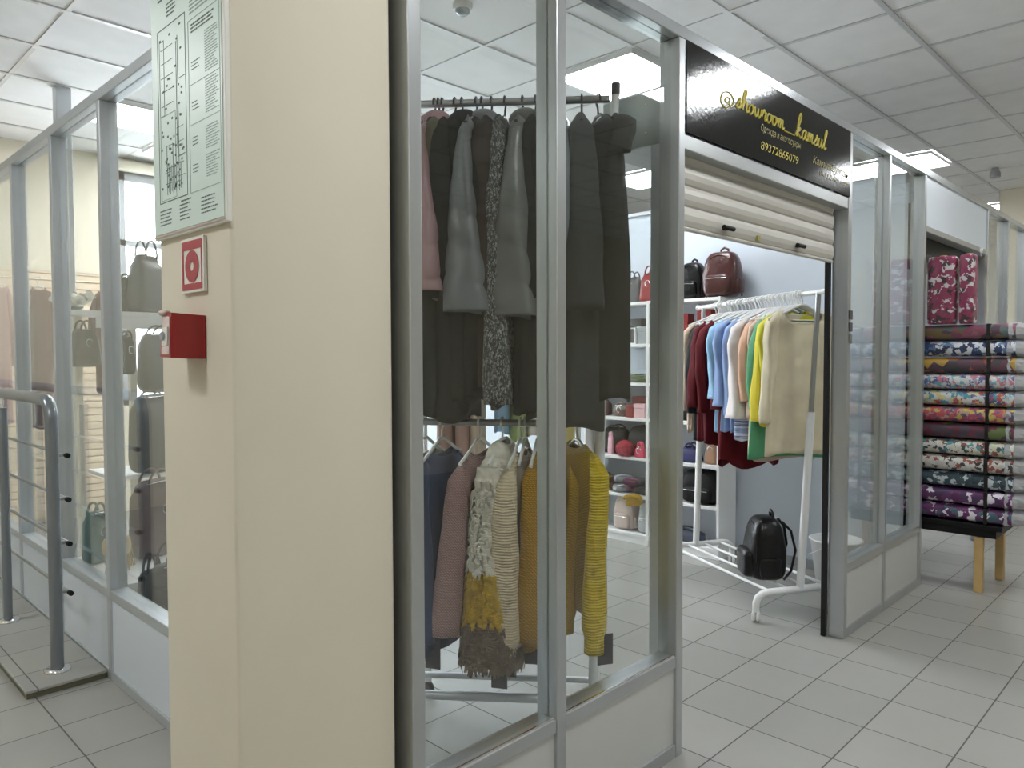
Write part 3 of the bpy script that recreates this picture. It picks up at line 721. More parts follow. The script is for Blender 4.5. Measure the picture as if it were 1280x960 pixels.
U = [
 (544, 'jacket', 'dusty pink quilted jacket with a hood at the left end of the top rod', 'pinkpuff', dict(W=.232, L=.66, sl=.60, r0=.014, r1=.082, quilt=.15, qh=.115, t1=.07, hood='pinkpuff')),
 (554, 'coat', 'dark olive wool coat beside the pink quilted jacket', 'olive', dict(W=.20, L=.74, sl=.58, r0=.035, r1=.045, t1=.035)),
 (549, 'coat', 'long charcoal coat between the pink jacket and the olive coat', 'dark2', dict(W=.205, L=1.06, sl=.62, r0=.03, r1=.05, t1=.06)),
 (570, 'coat', 'long black coat left of the grey quilted jacket', 'dark', dict(W=.20, L=1.08, sl=.62, r0=.032, r1=.05, t1=.07)),
 (579, 'coat', 'long black coat hanging close behind the grey quilted jacket', 'dark', dict(W=.19, L=1.02, sl=.60, r0=.032, r1=.05, t1=.06, hood='dark2')),
 (597, 'jacket', 'steel grey quilted jacket with a wide sleeve between two black coats', 'greypuff', dict(W=.225, L=.70, sl=.665, r0=.012, r1=.086, quilt=.17, qh=.115, t1=.08)),
 (604, 'coat', 'long black coat directly right of the steel grey quilted jacket', 'dark', dict(W=.19, L=1.0, sl=.60, r0=.03, r1=.05, t1=.06, hood='greypuff')),
 (616, 'coat', 'dark brown coat left of the speckled tweed coat', 'brown', dict(W=.20, L=.95, sl=.6, r0=.035, r1=.05, t1=.05)),
 (633, 'coat', 'black and white speckled tweed coat hanging down to the lower rod', 'tweed', dict(W=.215, L=1.03, sl=.98, r0=.032, r1=.046, t1=.04, dx=.02)),
 (655, 'jacket', 'grey quilted jacket with a hood beside the speckled tweed coat', 'greypuff2', dict(W=.225, L=.72, sl=.68, r0=.012, r1=.084, quilt=.15, qh=.115, t1=.08, hood='greypuff2')),
 (671, 'coat', 'long black coat against the left of the middle post', 'dark', dict(W=.20, L=1.05, sl=.62, r0=.032, r1=.055, t1=.07)),
 (690, 'coat', 'long black coat hidden mostly behind the middle post', 'dark', dict(W=.20, L=1.07, sl=.62, r0=.03, r1=.06, t1=.08)),
 (706, 'jacket', 'blue grey quilted jacket right of the middle post', 'bluepuff', dict(W=.20, L=.70, sl=.62, r0=.014, r1=.08, quilt=.15, qh=.115, t1=.07)),
 (728, 'coat', 'long grey green coat right of the blue grey quilted jacket', 'coatgrey', dict(W=.21, L=1.10, sl=.66, r0=.04, r1=.07, t1=.085)),
 (748, 'coat', 'long dark olive coat with a short sleeve at the right end of the top rod', 'coat2', dict(W=.205, L=1.00, sl=.13, r0=.03, r1=.042, t1=.085, rot=.40, dx=.0, out=.035, folds=4)),
]
for i, (px, nm, lb, m, kw) in enumerate(U):
    kw = dict(kw); rot = kw.pop('rot', random.uniform(-.06, .04))
    if kw.get('hood'): kw['hood'] = G[kw['hood']]
    garment(nm, lb, nm, pu(px)+Vector((0, 0, .0)), BR+rot, G[m], W=kw.pop('W'), hm=M['black'], hgroup=HB, hname='black hanger of '+lb, seed=i+1, famp=.05 if kw.get('quilt') else .075, z0=-.07, group='coats and jackets on the top rod', **kw)
Lw = [
 (531, 'sweater', 'khaki knitted sweater at the left end of the lower rod', 'khaki', dict(W=.20, L=.60, sl=.58, r0=.03, r1=.04, rot=-.22)),
 (553, 'sweater', 'plain navy blue sweater left of the pink knitted sweater', 'navy', dict(W=.21, L=.70, sl=.60, r0=.035, r1=.06, t1=.055, rot=-.20, tagp=(.03, -.16, -.745, -.60))),
 (601, 'sweater', 'dusty pink chunky knitted sweater with a wide ribbed sleeve', 'pinkknit', dict(W=.205, L=.62, sl=.575, r0=.036, r1=.062, t1=.05, rot=-.24, dx=-.05)),
 (652, 'sweater', 'cream cable knitted sweater beside the fringed jacket', 'cable', dict(W=.235, L=.66, sl=.66, r0=.028, r1=.066, t1=.05, rot=-.10, dx=-.02, cuff=.045, tagp=(-.01, -.17, -.76, -.6))),
 (658, 'sweater', 'taupe top hanging between the cream and mustard sweaters', 'taupe', dict(W=.18, L=.66, sl=.5, r0=.03, r1=.04, t1=.04, rot=-.05)),
 (673, 'sweater', 'mustard orange ribbed knitted sweater left of the middle post', 'mustard', dict(W=.22, L=.66, sl=.585, r0=.03, r1=.045, t1=.05, rot=-.04, tagp=(.0, -.15, -.72, -.6))),
]
for i, (px, nm, lb, m, kw) in enumerate(Lw):
    kw = dict(kw); rot = kw.pop('rot', 0)
    garment(nm, lb, nm, plw(px), BR+rot, G[m], W=kw.pop('W'), hm=M['plast'], hgroup=HW, hname='white plastic hanger of '+lb, seed=i+40, famp=.05, z0=-.10, neck=.085, group='knitwear on the lower rod', **kw)
# fringed jacket in three bands
fl_ = thing('fringed_jacket', 'shaggy fringed jacket in ivory, yellow and brown bands on the lower rod', 'jacket', plw(629), BR-.12, 'knitwear on the lower rod')
hanger(plw(629), BR-.12, M['plast'], 'white plastic hanger under the shaggy three colour fringed jacket', HW, W=.18)
z0, W, L, t1 = -.085, .225, .725, .105
for k, (nm, m, a, b, n_) in enumerate((('ivory_band', 'wfluff', 0, .47, 5200), ('yellow_band', 'yfluff', .47, .70, 3200), ('brown_band', 'bfluff', .70, 1., 3400))):
    mm = body_mesh(W, L, z0, t0=.03, t1=t1, s0=a, s1=b, n=14, seed=5, famp=.05, hemw=0 if k < 2 else .01)
    fringe(mm, W, L, z0, max(a, .04), b, t1, n_, 60+k)
    mm.build(nm, G[m], fl_)
for sd in (-1, 1):
    for k, (nm, m, a, b, n_) in enumerate((('ivory_sleeve', 'wfluff', 0, .52, 1100), ('yellow_sleeve', 'yfluff', .52, .78, 700), ('brown_sleeve', 'bfluff', .78, 1., 800))):
        ml = MB(); rn = random.Random(k*3+sd+9); rings = []
        for q in range(9):
            s = a+(b-a)*q/8; r = .035+.045*s; rings.append([(r*sin(t_)*1.1, sd*(.20+.02*s)+.6*r*cos(t_), z0-.05-.66*s) for t_ in [2*pi*j/18 for j in range(18)]])
        ml.loft(rings, False, False)
        for _ in range(n_):
            s = a+(b-a)*rn.random(); r = .035+.045*s; t_ = rn.random()*6.283; nx, ny = sin(t_), cos(t_)
            P0 = Vector((r*nx*1.1, sd*(.20+.02*s)+.6*r*ny, z0-.05-.66*s)); T = Vector((ny, -nx, 0))*(.004+.003*rn.random())
            if s < .1: continue
            P1 = P0+Vector((nx, ny, 0))*.014+Vector((0, 0, -.01)); P2 = P0+Vector((nx, ny, 0))*.010+Vector(((rn.random()-.5)*.02, 0, -.02-.02*rn.random()))
            ml.add([P0-T, P0+T, P1-T, P1+T, P2-T*.5, P2+T*.5], [(0, 1, 3, 2), (2, 3, 5, 4)])
        ml.build(nm, G[m], fl_)
cl = body_mesh(.13, .20, -.055, neck=.06, drop=.05, t0=.03, t1=.055, folds=3, famp=.10, seed=8).build('draped_collar', G['wfluff'], fl_, solid=.006)
pricetag(fl_, .03, -.17, -.80, -.70)
# yellow sweater, turned toward the aisle
ys = thing('sweater', 'bright yellow cable knitted sweater turned sideways right of the middle post', 'sweater', plw(722), BR+.42, 'knitwear on the lower rod')
hanger(plw(722), BR+.42, M['plast'], 'white plastic hanger under the bright yellow cable sweater', HW, W=.18)
body_mesh(.205, .58, -.065, t1=.06, famp=.06, seed=77, slim=.93).build('body', G['yellowb'], ys, solid=.005)  # shaded side of the yellow knit put into the body colour
sleeve_mesh(-1, .205, -.065, .655, .036, .052, out=.03, dx=-.03, famp=.05, seed=70, cuff=.040, fl=.85).build('sleeve', G['yellow'], ys, solid=.005)
q = sleeve_mesh(-1, .10, -.12, .56, .02, .044, out=.02, dx=-.02, famp=.06, seed=75, fl=.8, cuff=.034).build('folded_sleeve', G['yellowb'], ys, solid=.004); q.location = (-.062, 0, 0)
pricetag(ys, .02, -.20, -.70, -.60)

# ---------------------------------------------------------------- back rail of pastel clothes
Q0, Q1 = Vector((3.32, 2.72, 1.72)), Vector((2.70, 3.34, 1.72))
bk = thing('clothes_rack', 'slim white clothes rack with pastel clothes seen far behind the lower rod', 'clothes rack', (3.0, 3.0, 0))
MB().tube([Q0, Q1], .011, 10).build('rod', M['white'], bk, world=True)
for q in (Q0, Q1):
    MB().tube([q, Vector((q.x, q.y, .03))], .011, 10).build('pole', M['white'], bk, world=True)
    MB().tube([Vector((q.x-.18, q.y-.18, .02)), Vector((q.x+.18, q.y+.18, .02))], .014, 10).build('foot_bar', M['white'], bk, world=True)
PB = [(.08, 'yel2', 'pale yellow long top on the far rack', .78), (.30, 'whitec', 'white blouse between yellow and green on the far rack', .72), (.40, 'palegreen', 'pale green top on the far rack', .76), (.50, 'lblue', 'sky blue shirt on the far rack', .70), (.66, 'beige', 'beige blouse on the far rack beside the blue shirt', .82), (.76, 'dpk', 'dusty pink long top on the far rack, nearest the beige blouse', .86), (.86, 'dpk', 'dusty pink long top on the far rack, farthest left', .86)]
for i, (f_, m, lb, L_) in enumerate(PB):
    garment('blouse', lb, 'blouse', Q0.lerp(Q1, f_), R(-45)+random.uniform(-.1, .1), G[m], W=.19, L=L_, sl=.5, r0=.03, r1=.045, t1=.045, hm=M['white'], hgroup='white hangers on the far rack', hname='white hanger under the '+lb, seed=i+90, group='pastel clothes on the far rack')

# ================================================================ WHITE RACK IN THE DOORWAY
A0, A1 = Vector((3.871, 1.663, .148)), Vector((4.327, 2.555, .148))
T0, T1 = Vector((3.912, 1.600, 1.712)), Vector((4.440, 2.575, 1.704))
wx = (T1-T0).normalized(); fx2 = Vector((.877, -.48, 0))
wk = thing('clothes_rack', 'white tubular clothes rack on casters standing in the shop doorway', 'clothes rack', (4.1, 2.1, 0))
MB().tube([T0-wx*.055, T1+wx*.06], .0135, 12).build('top_rod', M['white'], wk, world=True)
MB().sell(T1+wx*.065, (.019, .019, .019), 1, 1, 12, 8).build('end_knob', M['white'], wk, world=True)
for a_, t_ in ((A0, T0), (A1, T1)):
    mid = a_.lerp(t_, .60)
    MB().tube([a_, mid], .0205, 14).build('lower_tube', M['white'], wk, world=True)
    MB().tube([mid-(mid-a_)*.02, t_], .0135, 12).build('upper_tube', M['steel'], wk, world=True)
    e0, e1 = a_-fx2*.27, a_+fx2*.27
    pts = [e0+Vector((0, 0, -.095)), e0+Vector((0, 0, -.05)), e0+fx2*.012+Vector((0, 0, -.022)), e0+fx2*.035+Vector((0, 0, -.006)), e0+fx2*.07, e1-fx2*.07, e1-fx2*.035+Vector((0, 0, -.006)), e1-fx2*.012+Vector((0, 0, -.022)), e1+Vector((0, 0, -.05)), e1+Vector((0, 0, -.095))]
    fb = MB().tube(pts, .0185, 14).build('foot_bar', M['white'], wk, world=True)
    for e in (e0, e1):
        c = MB()
        for s_ in (-1, 1): c.lathe([(.022, s_*.004), (.029, s_*.007), (.029, s_*.017), (.018, s_*.020)], (0, 0, 0), 20, 'x')
        o = c.build('caster', M['white'], fb); o.location = Vector((e.x, e.y, .030))-world_loc(fb); o.rotation_euler = (0, 0, R(60)+.9)
for d_ in (-.18, -.06, .06, .18): MB().tube([A0+fx2*d_, A1+fx2*d_], .0085, 8).build('shelf_rail', M['white'], wk, world=True)
WR = math.atan2(wx.y, wx.x)
def pw(t): return T0+wx*(t*.95+.065)
HWW = 'thick white hangers on the white rack'
WG = [
 (.060, 'sweater', 'cream long sleeved top with a wide neck at the front of the white rack', 'cream', dict(W=.225, L=.77, sl=.58, r0=.045, r1=.036, t1=.035, neck=.125, drop=.05, folds=4, flare=.10, scoop=.055)),
 (.105, 'sweater', 'lime knit sweater directly behind the cream top', 'lime', dict(W=.21, L=.60, neck=.05, sl=.50, r0=.035, r1=.035, t1=.03)),
 (.135, 'sweater', 'lemon yellow top behind the lime sweater on the white rack', 'lemon', dict(W=.225, L=.62, sl=.56, r0=.03, r1=.034, t1=.03)),
 (.180, 'dress', 'mint green blouse behind the lemon yellow top', 'green', dict(W=.215, L=.80, sl=.5, r0=.03, r1=.035, t1=.04, flare=.25)),
 (.230, 'blouse', 'beige lined tunic between green and peach blouses', 'beige', dict(W=.20, L=.82, sl=.55, r0=.03, r1=.03, t1=.03, flare=.2)),
 (.275, 'blouse', 'peach satin blouse with gathered sleeve on the white rack', 'peachc', dict(W=.215, L=.60, sl=.46, r0=.032, r1=.042, t1=.03, dx=-.03)),
 (.345, 'shirt', 'white cotton shirt on the white rack', 'whitec', dict(W=.225, L=.60, sl=.56, r0=.04, r1=.062, t1=.04, dx=-.06)),
 (.400, 'shirt', 'blue pinstripe shirt behind the white cotton shirt', 'bluest', dict(W=.205, L=.72, sl=.52, r0=.03, r1=.03, t1=.05, flare=.05)),
 (.455, 'shirt', 'pale blue shirt nearest the blue pinstripe shirt', 'blue', dict(W=.215, L=.68, sl=.55, r0=.035, r1=.035, t1=.04)),
 (.530, 'shirt', 'pale blue shirt in front of the sky blue shirt', 'blue', dict(W=.225, L=.68, sl=.50, r0=.035, r1=.045, t1=.04)),
 (.600, 'shirt', 'sky blue shirt with a turned up cuff on the white rack', 'lblue', dict(W=.225, L=.70, sl=.46, r0=.035, r1=.045, t1=.04, dx=-.02)),
 (.560, 'dress', 'long burgundy dress whose hem hangs lowest in the middle of the white rack', 'burg', dict(W=.20, L=.88, sl=.52, r0=.03, r1=.045, t1=.06, flare=.10, hemw=.03)),
 (.720, 'sweater', 'burgundy sweater nearer the sky blue shirt', 'burg', dict(W=.225, L=.78, sl=.55, r0=.04, r1=.045, t1=.05)),
 (.790, 'sweater', 'burgundy sweater nearer the black top', 'burg', dict(W=.235, L=.76, sl=.52, r0=.04, r1=.046, t1=.05, dx=-.05)),
 (.860, 'sweater', 'black jersey top near the far end of the white rack', 'blackc', dict(W=.225, L=.76, sl=.56, r0=.035, r1=.04, t1=.05)),
 (.940, 'blouse', 'beige top at the far end of the white rack', 'beige', dict(W=.225, L=.72, sl=.55, r0=.03, r1=.035, t1=.03)),
]
for i, (t_, nm, lb, m, kw) in enumerate(WG):
    kw = dict(kw)
    garment(nm, lb, nm, pw(t_)+Vector((0, 0, 0)), WR+random.uniform(-.05, .05), G[m], W=kw.pop('W'), hm=M['white'], hgroup=HWW, hname='thick white hanger of '+lb, seed=i+20, famp=.11, z0=-.085, group='clothes on the white rack', **kw)
for i, t_ in enumerate((.08, .12, .155, .21, .25, .31, .37, .43, .49, .64, .68, .76, .90)):
    hanger(pw(t_), WR+random.uniform(-.06, .06), M['white'], 'white hanger squeezed among others with no garment showing on the white rack', HWW, W=.17, r=.0052)

# ================================================================ BAGS
def backpack(label, loc, rz, w, d, h, m, m2=None, group=None, pocket=True, handle=True, straps=True, metal=True):
    t = thing('backpack', label, 'backpack', loc, rz, group); m2 = m2 or m
    def zf(x, y, z):
        k = 1-.22*max(0, z)**1.5; return x*k, y*k*(1-.12*(z > 0)*z), z
    bd_ = MB().sell((0, 0, h/2), (w/2, d/2, h/2), .42, .5, 28, 16, zf).build('body', m, t)
    if pocket:
        pk = MB().sell((0, -d*.46, h*.27), (w*.37, d*.22, h*.23), .5, .45, 22, 12).build('front_pocket', m, t)
        MB().tube([(-w*.3, -d*.655, h*.40), (0, -d*.675, h*.415), (w*.3, -d*.655, h*.40)], .003, 6).build('zip', M['chrome'] if metal else m2, pk)
    arc = [(w*.46*cos(a), -d*.36, h*.42+h*.50*sin(a)) for a in [R(-10+200*k/16) for k in range(17)]]
    MB().tube(arc, .004, 6).build('zip', m2, t)
    if handle:
        MB().tube([(-w*.11, d*.2, h*.95), (-w*.10, d*.18, h*1.06), (0, d*.16, h*1.10), (w*.10, d*.18, h*1.06), (w*.11, d*.2, h*.95)], .008, 8).build('handle', m2, t)
    if straps:
        for s_ in (-1, 1):
            MB().tube([(s_*w*.14, d*.42, h*.93), (s_*w*.24, d*.62, h*.80), (s_*w*.32, d*.72, h*.5), (s_*w*.38, d*.58, h*.18), (s_*w*.44, d*.36, h*.05)], .011, 8, flat=.6).build('strap', m2, t)
        MB().sell((w*.49, 0, h*.24), (w*.07, d*.3, h*.17), .5, .5, 12, 8).build('side_pocket', m, t)
    return t
def handbag(label, loc, rz, w, d, h, m, taper=.7, group=None, hh=.1, buckle=True, name='handbag', ring=False):
    t = thing(name, label, 'bag', loc, rz, group)
    def zf(x, y, z):
        k = taper+(1-taper)*(1-z)/2; return x*k, y*(k if z < .6 else k*.6), z
    MB().sell((0, 0, h/2), (w/2, d/2, h/2), .35, .4, 26, 14, zf).build('body', m, t)
    for s_ in (-1, 1):
        MB().tube([(w*.24*taper*cos(a)*1.2, s_*d*.24, h*.93+hh*sin(a)) for a in [R(180*k/14) for k in range(15)]], .006, 8).build('handle', m, t)
    if buckle: MB().tube([(.02*cos(a), -d*.5*taper-.006, h*.62+.022*sin(a)) for a in [2*pi*k/14 for k in range(12)]], .003, 6).build('buckle', M['chrome'], t)
    if buckle: MB().tube([(-w*.36*taper, -d*.3*taper, h*.965), (0, -d*.36*taper, h*.975), (w*.36*taper, -d*.3*taper, h*.965)], .003, 6).build('zip', M['chrome'], t)
    return t
q_ = Vector((3.915, 1.885, .157))
backpack('shiny black leather backpack standing on the base of the white rack', q_, R(222), .25, .20, .34, M['patent'], metal=False)

# ================================================================ WHITE SHELVING
sh = thing('shelving_unit', 'tall white shelving unit full of bags against the blue wall', 'shelf', (4.67, 3.1, 0))
SX0, SX1 = 4.55, 4.785
ZS = (.05, .335, .615, .905, 1.165, 1.45, 1.755)
for ya, yb, zt in ((2.515, 2.535, .66), (3.078, 3.105, 1.78), (3.66, 3.68, 1.18)):
    B(SX0, SX1, ya, yb, 0, zt if ya > 2.6 else 1.78).build('side_panel', M['wood_w'], sh, bevel=.002, world=True)
for z in ZS:
    B(SX0, SX1, 2.535, 3.078, z, z+.022).build('shelf_board', M['wood_w'], sh, bevel=.002, world=True)
    B(SX0, SX1, 3.105, 3.66, z, z+.022).build('shelf_board', M['wood_w'], sh, bevel=.002, world=True)
B(SX0+.01, SX1, 2.535, 3.66, 0, .05).build('plinth', M['wood_w'], sh, world=True)
RZ = R(-90); zt = 1.778
backpack('brown glossy leather backpack on the top shelf', (4.66, 2.56, zt), RZ, .26, .15, .31, M['brownl'])
backpack('black patent backpack beside the brown one on the top shelf', (4.68, 2.80, zt), RZ, .18, .13, .26, M['patent'])
handbag('deep red handbag on the top shelf half behind the door post', (4.68, 3.15, zt), RZ, .17, .12, .22, M['redl'], hh=.06)
handbag('grey leather bag with a short handle on the top shelf beside the coats', (4.68, 3.30, zt), RZ, .19, .13, .20, M['greyleather'], taper=.5, hh=.05)
def boxthing(name, label, cat, x0, x1, y0, y1, z0, z1, m, group=None, lid=True):
    t = thing(name, label, cat, ((x0+x1)/2, (y0+y1)/2, z0), 0, group)
    B(x0, x1, y0, y1, z0, z1-(z1-z0)*.3*lid).build('base', m, t, bevel=.004, world=True)
    if lid: B(x0-.002, x1+.002, y0-.002, y1+.002, z1-(z1-z0)*.3, z1).build('lid', m, t, bevel=.004, world=True)
    return t
z = 1.472
t = boxthing('gift_box', 'pale grey box beside the white framed box on the second shelf', 'box', 4.58, 4.70, 3.12, 3.20, z, z+.125, M['silver'])
t = thing('picture_frame', 'dark panel in a white frame on the second shelf', 'frame', (4.60, 3.27, z))
MB().box(4.575, 4.60, 3.215, 3.325, z, z+.008).box(4.575, 4.60, 3.215, 3.325, z+.112, z+.12).box(4.575, 4.60, 3.215, 3.223, z+.008, z+.112).box(4.575, 4.60, 3.317, 3.325, z+.008, z+.112).build('frame', M['wood_w'], t, world=True)
B(4.585, 4.598, 3.223, 3.317, z+.008, z+.112).build('panel', M['greyleather'], t, world=True)
boxthing('shade_box', 'dark grey box added for the shade at the back of the second shelf', 'box', 4.66, 4.77, 3.22, 3.62, z, z+.19, M['greyleather'])  # dark block standing in for the shadow at the back of the shelf
z = 1.187
gk = [mat('olive_leather', (.12, .13, .05), .45), mat('sage_leather', (.20, .26, .15), .45)]
for k in range(5):
    y0_, w_ = 3.13+.012*k, .25-.025*k
    t = thing('wallet', ('lowest flat sage wallet in the green pile', 'second sage wallet from the bottom of the green pile', 'middle olive wallet in the green pile', 'second olive wallet from the top of the green pile', 'topmost olive wallet of the green pile')[k], 'wallet', (4.62, y0_+w_/2, z+.014*k), 0, 'green wallets on the third shelf')
    MB().sell((0, 0, .007), (.055, w_/2, .0065), .3, .4, 20, 6).build('body', gk[k > 1], t)
    MB().tube([(-.056, -w_*.3, .007), (-.058, 0, .007), (-.056, w_*.3, .007)], .002, 5).build('clasp', M['chrome'], t)
z = .927
boxthing('gift_box', 'pale pink box on the fourth shelf', 'box', 4.57, 4.63, 3.13, 3.225, z, z+.105, mat('pale_pink_card', (.75, .48, .50), .5))
boxthing('gift_box', 'bright red box with round clasp next to the pale pink box', 'box', 4.575, 4.63, 3.235, 3.30, z, z+.095, M['redl'])
boxthing('gift_box', 'tall dark red box behind the bright red box', 'box', 4.66, 4.72, 3.17, 3.30, z, z+.155, mat('dark_red_card', (.20, .03, .03), .5))
handbag('dark floral clutch at the left of the fourth shelf', (4.63, 3.38, z), RZ, .13, .06, .085, print_mat('dark_floral', [(.10, .02, .02), (.05, .06, .04), (.20, .04, .04), (.12, .12, .08)], 60), taper=.95, hh=.02)
handbag('small dark brown clutch at the far left of the fourth shelf', (4.63, 3.55, z), RZ, .15, .06, .11, M['brownl'], taper=.95, hh=.02)
z = .637
handbag('black soft handbag filling the fifth shelf, left one', (4.68, 3.46, z), RZ, .28, .14, .20, M['matblack'], hh=.03, buckle=False)
handbag('black soft handbag filling the fifth shelf, right one', (4.68, 3.22, z), RZ, .26, .14, .22, M['matblack'], hh=.02, buckle=False)
t = thing('fur_pompom', 'fluffy hot pink pompom on the fifth shelf', 'pompom', (4.57, 3.30, z))
pm = MB(); rn = random.Random(4); pm.sell((0, 0, .06), (.05, .06, .05), 1, 1, 16, 10)
for _ in range(1500):
    v = Vector((rn.gauss(0, 1), rn.gauss(0, 1), rn.gauss(0, 1))).normalized(); tt = v.cross(Vector((.3, .5, .8))).normalized()*.003
    p0 = Vector((0, 0, .06))+Vector((v.x*.05, v.y*.06, v.z*.05)); p1 = p0+v*.02+Vector((0, 0, -.006)); pm.add([p0-tt, p0+tt, p1], [(0, 1, 2)])
pm.build('fur', M['pompom'], t)
handbag('small hot pink purse beside the pompom', (4.58, 3.17, z), RZ, .10, .05, .08, mat('hot_pink_leather', (.70, .07, .13), .4), hh=.04)
handbag('tall pale pink pouch at the left of the fifth shelf', (4.58, 3.44, z), RZ, .05, .03, .16, mat('light_pink_cloth', (.75, .45, .52), .6), hh=.02, buckle=False)
z = .357
sc_cols = [('black knitted scarf', (.02, .02, .02)), ('plum folded scarf', (.10, .03, .06)), ('grey folded pouch', (.30, .31, .34)), ('dark brown folded scarf', (.09, .05, .03)), ('charcoal folded scarf', (.05, .05, .055))]
for k, (nm, c) in enumerate(sc_cols*2):
    t = thing('folded_scarf', nm+(' in the lower' if k < 5 else ' in the upper')+' layer of the sixth shelf pile', 'scarf', (4.62+.02*(k % 2), 3.15+.105*(k % 5), z+.055*(k//5)+.012*(k % 2)), R(-90+30*(k % 3)), 'scarves piled on the sixth shelf')
    MB().sell((0, 0, .03), (.075, .055, .03), .7, .6, 18, 8, lambda x, y, z_: (x*(1+.1*sin(7*y)), y*(1+.1*sin(6*x)), z_+.2*sin(4*x+3*y+k)*(z_ > 0))).build('body', cloth('scarf_cloth', c), t)
    MB().tube([(-.06, -.035, .05), (0, -.045, .062), (.06, -.03, .05)], .006, 6).build('fold', cloth('scarf_edge', tuple(min(1, q*1.8+.03) for q in c)), t)
t = thing('knitted_hat', 'mustard knitted hat hanging off the edge of the sixth shelf', 'hat', (4.545, 3.20, .30), R(-90))
MB().sell((0, 0, .03), (.075, .032, .045), .8, .8, 20, 10, lambda x, y, z_: (x, y*(1-.3*abs(x)), z_-.4*abs(x)+.3*x)).build('crown', G['yellowb'], t)
MB().tube([(.07*cos(a), -.028, .028+.028*sin(a)) for a in [R(20*k) for k in range(10)]], .012, 8).build('cuff', G['yellowb'], t)
z = .072
backpack('blush pink leather backpack on the bottom shelf', (4.66, 3.35, z), RZ, .19, .12, .25, M['blush'])
backpack('silver grey backpack on the bottom shelf beside the blush one', (4.66, 3.15, z), RZ, .12, .12, .25, M['silver'])
# items of the right bay seen through the doorway
boxthing('gift_box', 'dark red box under the black patent backpack', 'box', 4.60, 4.68, 2.79, 2.86, 1.472, 1.68, M['redl'])
boxthing('gift_box', 'red box under the brown backpack', 'box', 4.60, 4.68, 2.61, 2.72, 1.472, 1.70, M['redl'])
handbag('black bag under the clothes at the right bay fourth shelf', (4.67, 2.75, .927), RZ, .30, .14, .19, M['matblack'], hh=.02, buckle=False)
handbag('blue cloth bag on the right bay fifth shelf', (4.64, 2.78, .637), RZ, .16, .12, .11, mat('dark_blue_cloth', (.03, .03, .12), .6), hh=.03, buckle=False)
handbag('tan bag on the right bay fifth shelf', (4.66, 2.62, .637), RZ, .10, .12, .16, mat('tan_leather', (.35, .2, .12), .5), hh=.03)
backpack('large matt black backpack on the right bay sixth shelf', (4.66, 2.70, .357), RZ, .30, .16, .235, M['matblack'])
t = handbag('black shoulder bag behind the white rack leg', (4.66, 2.94, .357), RZ, .14, .12, .20, M['matblack'], hh=.02)
handbag('flat navy bag lying on the right bay bottom shelf', (4.64, 2.82, .072), RZ, .28, .12, .08, mat('navy_cloth_bag', (.05, .06, .09), .6), taper=.95, hh=.02, buckle=False)

# white bucket beside the door post
t = thing('plastic_bucket', 'white round plastic bucket on the floor behind the door post', 'bucket', (4.50, 1.72, 0))
MB().lathe([(.105, .005), (.143, .285), (.150, .288), (.150, .296), (.137, .296), (.100, .012)], seg=32, caps=False).build('shell', M['white'], t, solid=.002)
MB().lathe([(.10, .004), (.10, .012)], seg=32).build('bottom', M['white'], t)
MB().tube([(.15*cos(a), .15*sin(a), .27-.09*sin(a)) for a in [R(180*k/16) for k in range(17)]], .003, 6).build('handle', M['white'], t)

# ================================================================ FABRIC SHOP
tb = thing('display_table', 'low table with light pine legs carrying the stacked fabric bolts', 'table', (5.17, 1.4, 0))
B(4.95, 5.41, .97, 2.02, .375, .405).build('top', M['matblack'], tb, bevel=.003, world=True)
B(4.965, 5.395, 1.0, 1.99, .33, .375).build('apron', M['matblack'], tb, world=True)
for x_, y_ in ((4.975, 1.09), (5.355, 1.06), (4.975, 1.94), (5.355, 1.94)): B(x_-.0, x_+.045, y_-.022, y_+.022, 0, .33).build('leg', M['pine'], tb, bevel=.003, world=True)
wrapm = glass_mat('clear_plastic_wrap', (.80, .81, .82), 2.2, .12)
wn_ = wrapm.node_tree
di_ = wn_.nodes.new('ShaderNodeBsdfDiffuse'); di_.inputs['Color'].default_value = (.75, .77, .79, 1); mi_ = wn_.nodes.new('ShaderNodeMixShader'); mi_.inputs[0].default_value = .42
old_ = wn_.nodes['Material Output'].inputs[0].links[0].from_socket; wn_.links.new(old_, mi_.inputs[1]); wn_.links.new(di_.outputs[0], mi_.inputs[2]); wn_.links.new(mi_.outputs[0], wn_.nodes['Material Output'].inputs[0])
nz = wn_.nodes.new('ShaderNodeTexNoise'); nz.inputs['Scale'].default_value = 26; nz.inputs['Detail'].default_value = 6
bp_ = wn_.nodes.new('ShaderNodeBump'); bp_.inputs['Strength'].default_value = 1; bp_.inputs['Distance'].default_value = .03
wn_.links.new(nz.outputs['Fac'], bp_.inputs['Height'])
for nd in wn_.nodes:
    if nd.type in ('BSDF_GLOSSY', 'FRESNEL'): wn_.links.new(bp_.outputs['Normal'], nd.inputs['Normal'])
